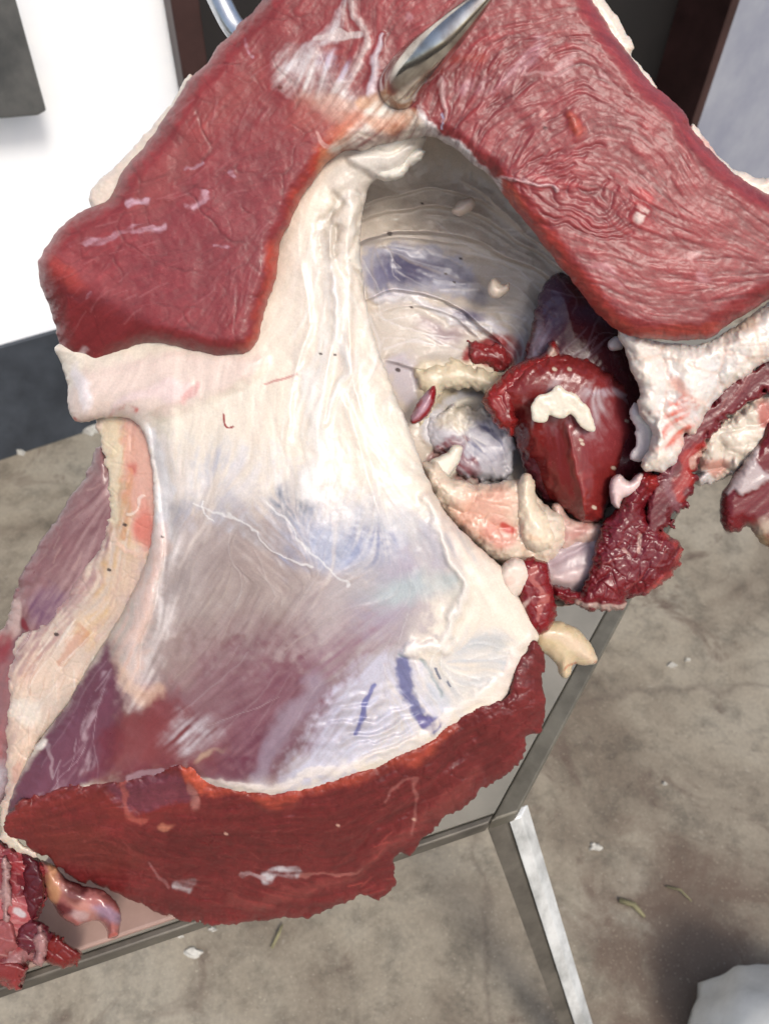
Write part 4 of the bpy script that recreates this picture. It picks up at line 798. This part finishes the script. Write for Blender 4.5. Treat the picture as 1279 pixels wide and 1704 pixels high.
# white fat rims on the outer side of the flank
for P in ([(975,-60),(1000,-10),(1024,26),(1040,50),(1054,76),(1050,92),(1062,104),(1086,134),(1092,148),(1070,140),(1030,96),(980,20),(960,-60)], [(1150,205),(1170,228),(1192,256),(1215,278),(1240,288),(1266,296),(1350,300),(1350,345),(1270,335),(1200,300),(1150,240)],
          [(318,120),(290,165),(250,214),(218,250),(186,282),(160,306),(148,336),(166,352),(210,320),(270,260),(320,180)]):
    L = Layer('fat_rim', P, M_FAT, CUT, (236,220,204), off=26, T=14, R=12, Tb=16, rag=2); L.tone(.03,.05); L.blob(1180,245,20,8,-50,(224,160,150),.6,1.); L.h += 0.60*L.nf; L.build()

#@OTHERS
# ------------------------------------------------------------------ neighbouring pieces
TR = empty('bony_trimmings', at(60, 1540, .8), 'bloody red bony trimmings hanging over the table at the lower left', 'meat')
bt = lambda X, Y: -.2*(Y-852)
L = Layer('red_trimming', [(-70,1400),(20,1408),(62,1428),(80,1450),(74,1500),(66,1530),(84,1548),(104,1562),(128,1574),(136,1590),(116,1612),(96,1604),(76,1598),(50,1600),(40,1640),(16,1648),(-10,1636),(-70,1650)], M_MUSCLE, TR, (164,60,64), off=-52, T=40, R=30, rag=5, gloss=.3, base=bt)
L.tone(.12,.18).creases(34, 101, 8, .12, .3); L.blob(8,1500,30,50,70,(206,120,122),.8,1.1,dh=6); L.blob(12,1560,22,22,0,(206,180,176),.8,.9,dh=5); L.stroke([(25,1450),(20,1500)],6,(110,20,34),.8,1.); L.blob(50,1470,16,44,80,(96,26,38),.8,1.,dh=-5); L.blob(40,1510,8,7,0,(216,206,206),.9,.7)
L.blob(10,1600,40,14,10,(96,34,40),.7,1.); L.blob(45,1590,30,12,20,(196,150,150),.6,1.); L.blob(118,1590,18,14,0,(206,92,72),.8,1.); L.blob(20,1625,26,12,0,(206,110,100),.7,1.); L.blob(-5,1420,10,20,0,(60,40,90),.8,1.); L.strands((-20,1420,130,1640),50,(226,170,166),.5,seed=102,L=(15,60),dh=2); L.h += 1.60*L.nf; L.build()
for k, (P, col, off) in enumerate([([(-40,1412),(20,1410),(40,1440),(34,1500),(20,1540),(-40,1550)],(150,64,70),-34),([(34,1420),(66,1432),(76,1470),(64,1520),(50,1532),(38,1500)],(92,26,36),-30),
      ([(-40,1540),(10,1530),(30,1552),(20,1590),(-10,1600),(-40,1596)],(168,92,92),-20),([(24,1540),(60,1530),(86,1552),(80,1580),(50,1590),(28,1572)],(112,44,54),-26),([(70,1572),(96,1556),(128,1576),(134,1596),(110,1612),(84,1600)],(128,40,38),-30),
      ([(-40,1600),(30,1596),(44,1620),(28,1644),(0,1634),(-40,1644)],(150,60,60),-30),([(2,1430),(12,1426),(20,1470),(14,1530),(4,1520),(0,1470)],(190,150,146),-10),([(60,1546),(70,1540),(80,1570),(66,1604),(58,1590)],(176,130,128),-12)]):
    L = Layer('torn_scrap' if k < 6 else 'white_tendon', P, M_MUSCLE, TR, col, off=off, T=22, R=14, rag=5, ragc=5, gloss=.25, base=bt)
    L.tone(.12,.2).creases(22, 120+k, 6, .1, .25); L.strands((P[0][0],P[0][1]-20,P[0][0]+110,P[0][1]+130),14,(230,186,180),.5,seed=130+k,L=(12,40),dh=2); L.build()
L = Layer('joint_end', [(66,1432),(92,1440),(110,1462),(140,1474),(170,1480),(194,1500),(202,1524),(200,1544),(196,1558),(180,1562),(176,1548),(166,1534),(150,1534),(130,1540),(112,1534),(96,1520),(84,1496),(70,1470)], M_MEMB, TR, (170,104,98), off=-62, T=40, R=26, rag=2, gloss=.25, base=bt)
L.tone(.06,.08).fibres(.8,.05); L.stroke([(82,1440),(88,1470),(74,1510)],8,(206,150,110),.9,1.,dh=5); L.stroke([(100,1470),(130,1500),(165,1520)],10,(206,146,130),.7,1.1,dh=5); L.blob(128,1520,24,8,-10,(214,184,180),.7,1.); L.blob(120,1480,24,16,-40,(92,34,40),.8,.9); L.blob(96,1508,22,10,-15,(96,36,42),.8,.9); L.blob(188,1520,12,26,70,(150,128,150),.8,1.1); L.stroke([(180,1558),(200,1552)],3,(206,90,80),.7)
L.build()
RG = empty('side_meat_piece', at(1240, 780, .85), 'fatty meat piece with a dark red lobe hanging at the right edge', 'meat')
L = Layer('pale_fat', [(1150,800),(1158,770),(1170,720),(1210,690),(1260,650),(1300,630),(1350,620),(1350,760),(1290,760),(1256,768),(1236,784),(1206,796),(1180,806),(1164,812)], M_FAT, RG, (228,214,196), off=-66, T=34, R=28, rag=4, gloss=.4, base=bt)
L.tone(.05,.08); L.lumps(40, 111, 10); L.blob(1190,770,24,12,10,(190,90,70),.6,1.1); L.blob(1275,690,14,20,30,(186,66,52),.8,.9); L.stroke([(1200,740),(1240,752)],8,(206,190,170),.7,dh=-8); L.blob(1225,765,7,12,0,wht,.9,.7,dh=8); L.blob(1172,796,16,10,20,(214,206,204),.8,.8,dh=5); L.h += 1.20*L.nf; L.build()
L = Layer('dark_red_lobe', [(1196,850),(1200,822),(1216,796),(1236,766),(1258,736),(1278,700),(1350,700),(1350,900),(1285,912),(1264,900),(1240,876),(1226,886),(1206,882)], M_MUSCLE, RG, (120,32,38), off=-48, T=34, R=26, rag=2.5, gloss=.3, base=bt)
L.tone(.08,.1).fibres(1,.06); L.pfill([(1208,818),(1236,770),(1262,730),(1262,770),(1278,800),(1250,820),(1236,822),(1225,812)],(212,196,194),.9,8,4,dh=4); L.blob(1262,905,26,20,20,(222,196,150),.8,.9); L.blob(1275,880,20,16,0,(224,206,180),.7,1.); L.build()

# ------------------------------------------------------------------ hooks
m, nt, b = nodes('polished_steel'); b.inputs['Metallic'].default_value = .95; b.inputs['Roughness'].default_value = .25
tc = nt.nodes.new('ShaderNodeTexCoord'); n_ = N(nt, 'ShaderNodeTexNoise', i_Scale=60.0, i_Detail=6.0); nt.links.new(tc.outputs['Object'], n_.inputs['Vector'])
r_ = ramp(nt, n_.outputs[0], [(.35, lin((140, 128, 120))), (.6, lin((206, 200, 190)))]); nt.links.new(r_.outputs[0], b.inputs['Base Color'])
rr_ = ramp(nt, n_.outputs[0], [(.35, .3), (.6, .13)]); nt.links.new(rr_.outputs[0], b.inputs['Roughness']); M_HOOK = m
M_GALV = paint('galvanised_steel', (168, 172, 176), (206, 210, 214), 40, .28, .1, .9)
def hp(px, py, h): return at(px, py, D0*(1-h/F))
HK = empty('meat_hook', hp(665, 150, 200), 'polished steel hook whose pointed end pierces the top of the meat', 'hook')
pts = [(652,176,110),(657,160,180),(666,142,226),(682,120,252),(705,96,276),(732,70,296),(762,40,312),(790,12,326),(815,-12,338),(832,-28,346)]
rad = [28,31,32,31,28,24,19.5,14,8,4]
k_ = D0/F*.93
P_ = catmull(np.array(pts, float), False, 4); Rr = np.interp(np.linspace(0, 1, len(P_)), np.linspace(0, 1, len(rad)), rad)
vs, fs = tube([hp(*p) for p in P_], Rr*k_, 28); add_part('hook_point', vs, fs, M_HOOK, HK, smooth=True)
pts = [(652,178,108),(645,205,80),(600,200,20),(520,140,-40),(440,90,-60),(395,52,-60),(370,10,-50),(345,-50,-40),(330,-140,-30)]
P_ = catmull(np.array(pts, float), False, 5); vs, fs = tube([hp(*p) for p in P_], [k_*1.2*18]*len(P_), 20)
add_part('hook_shank', vs, fs, M_GALV, HK, smooth=True)['label'] = 'galvanised curved shank above the left flap'
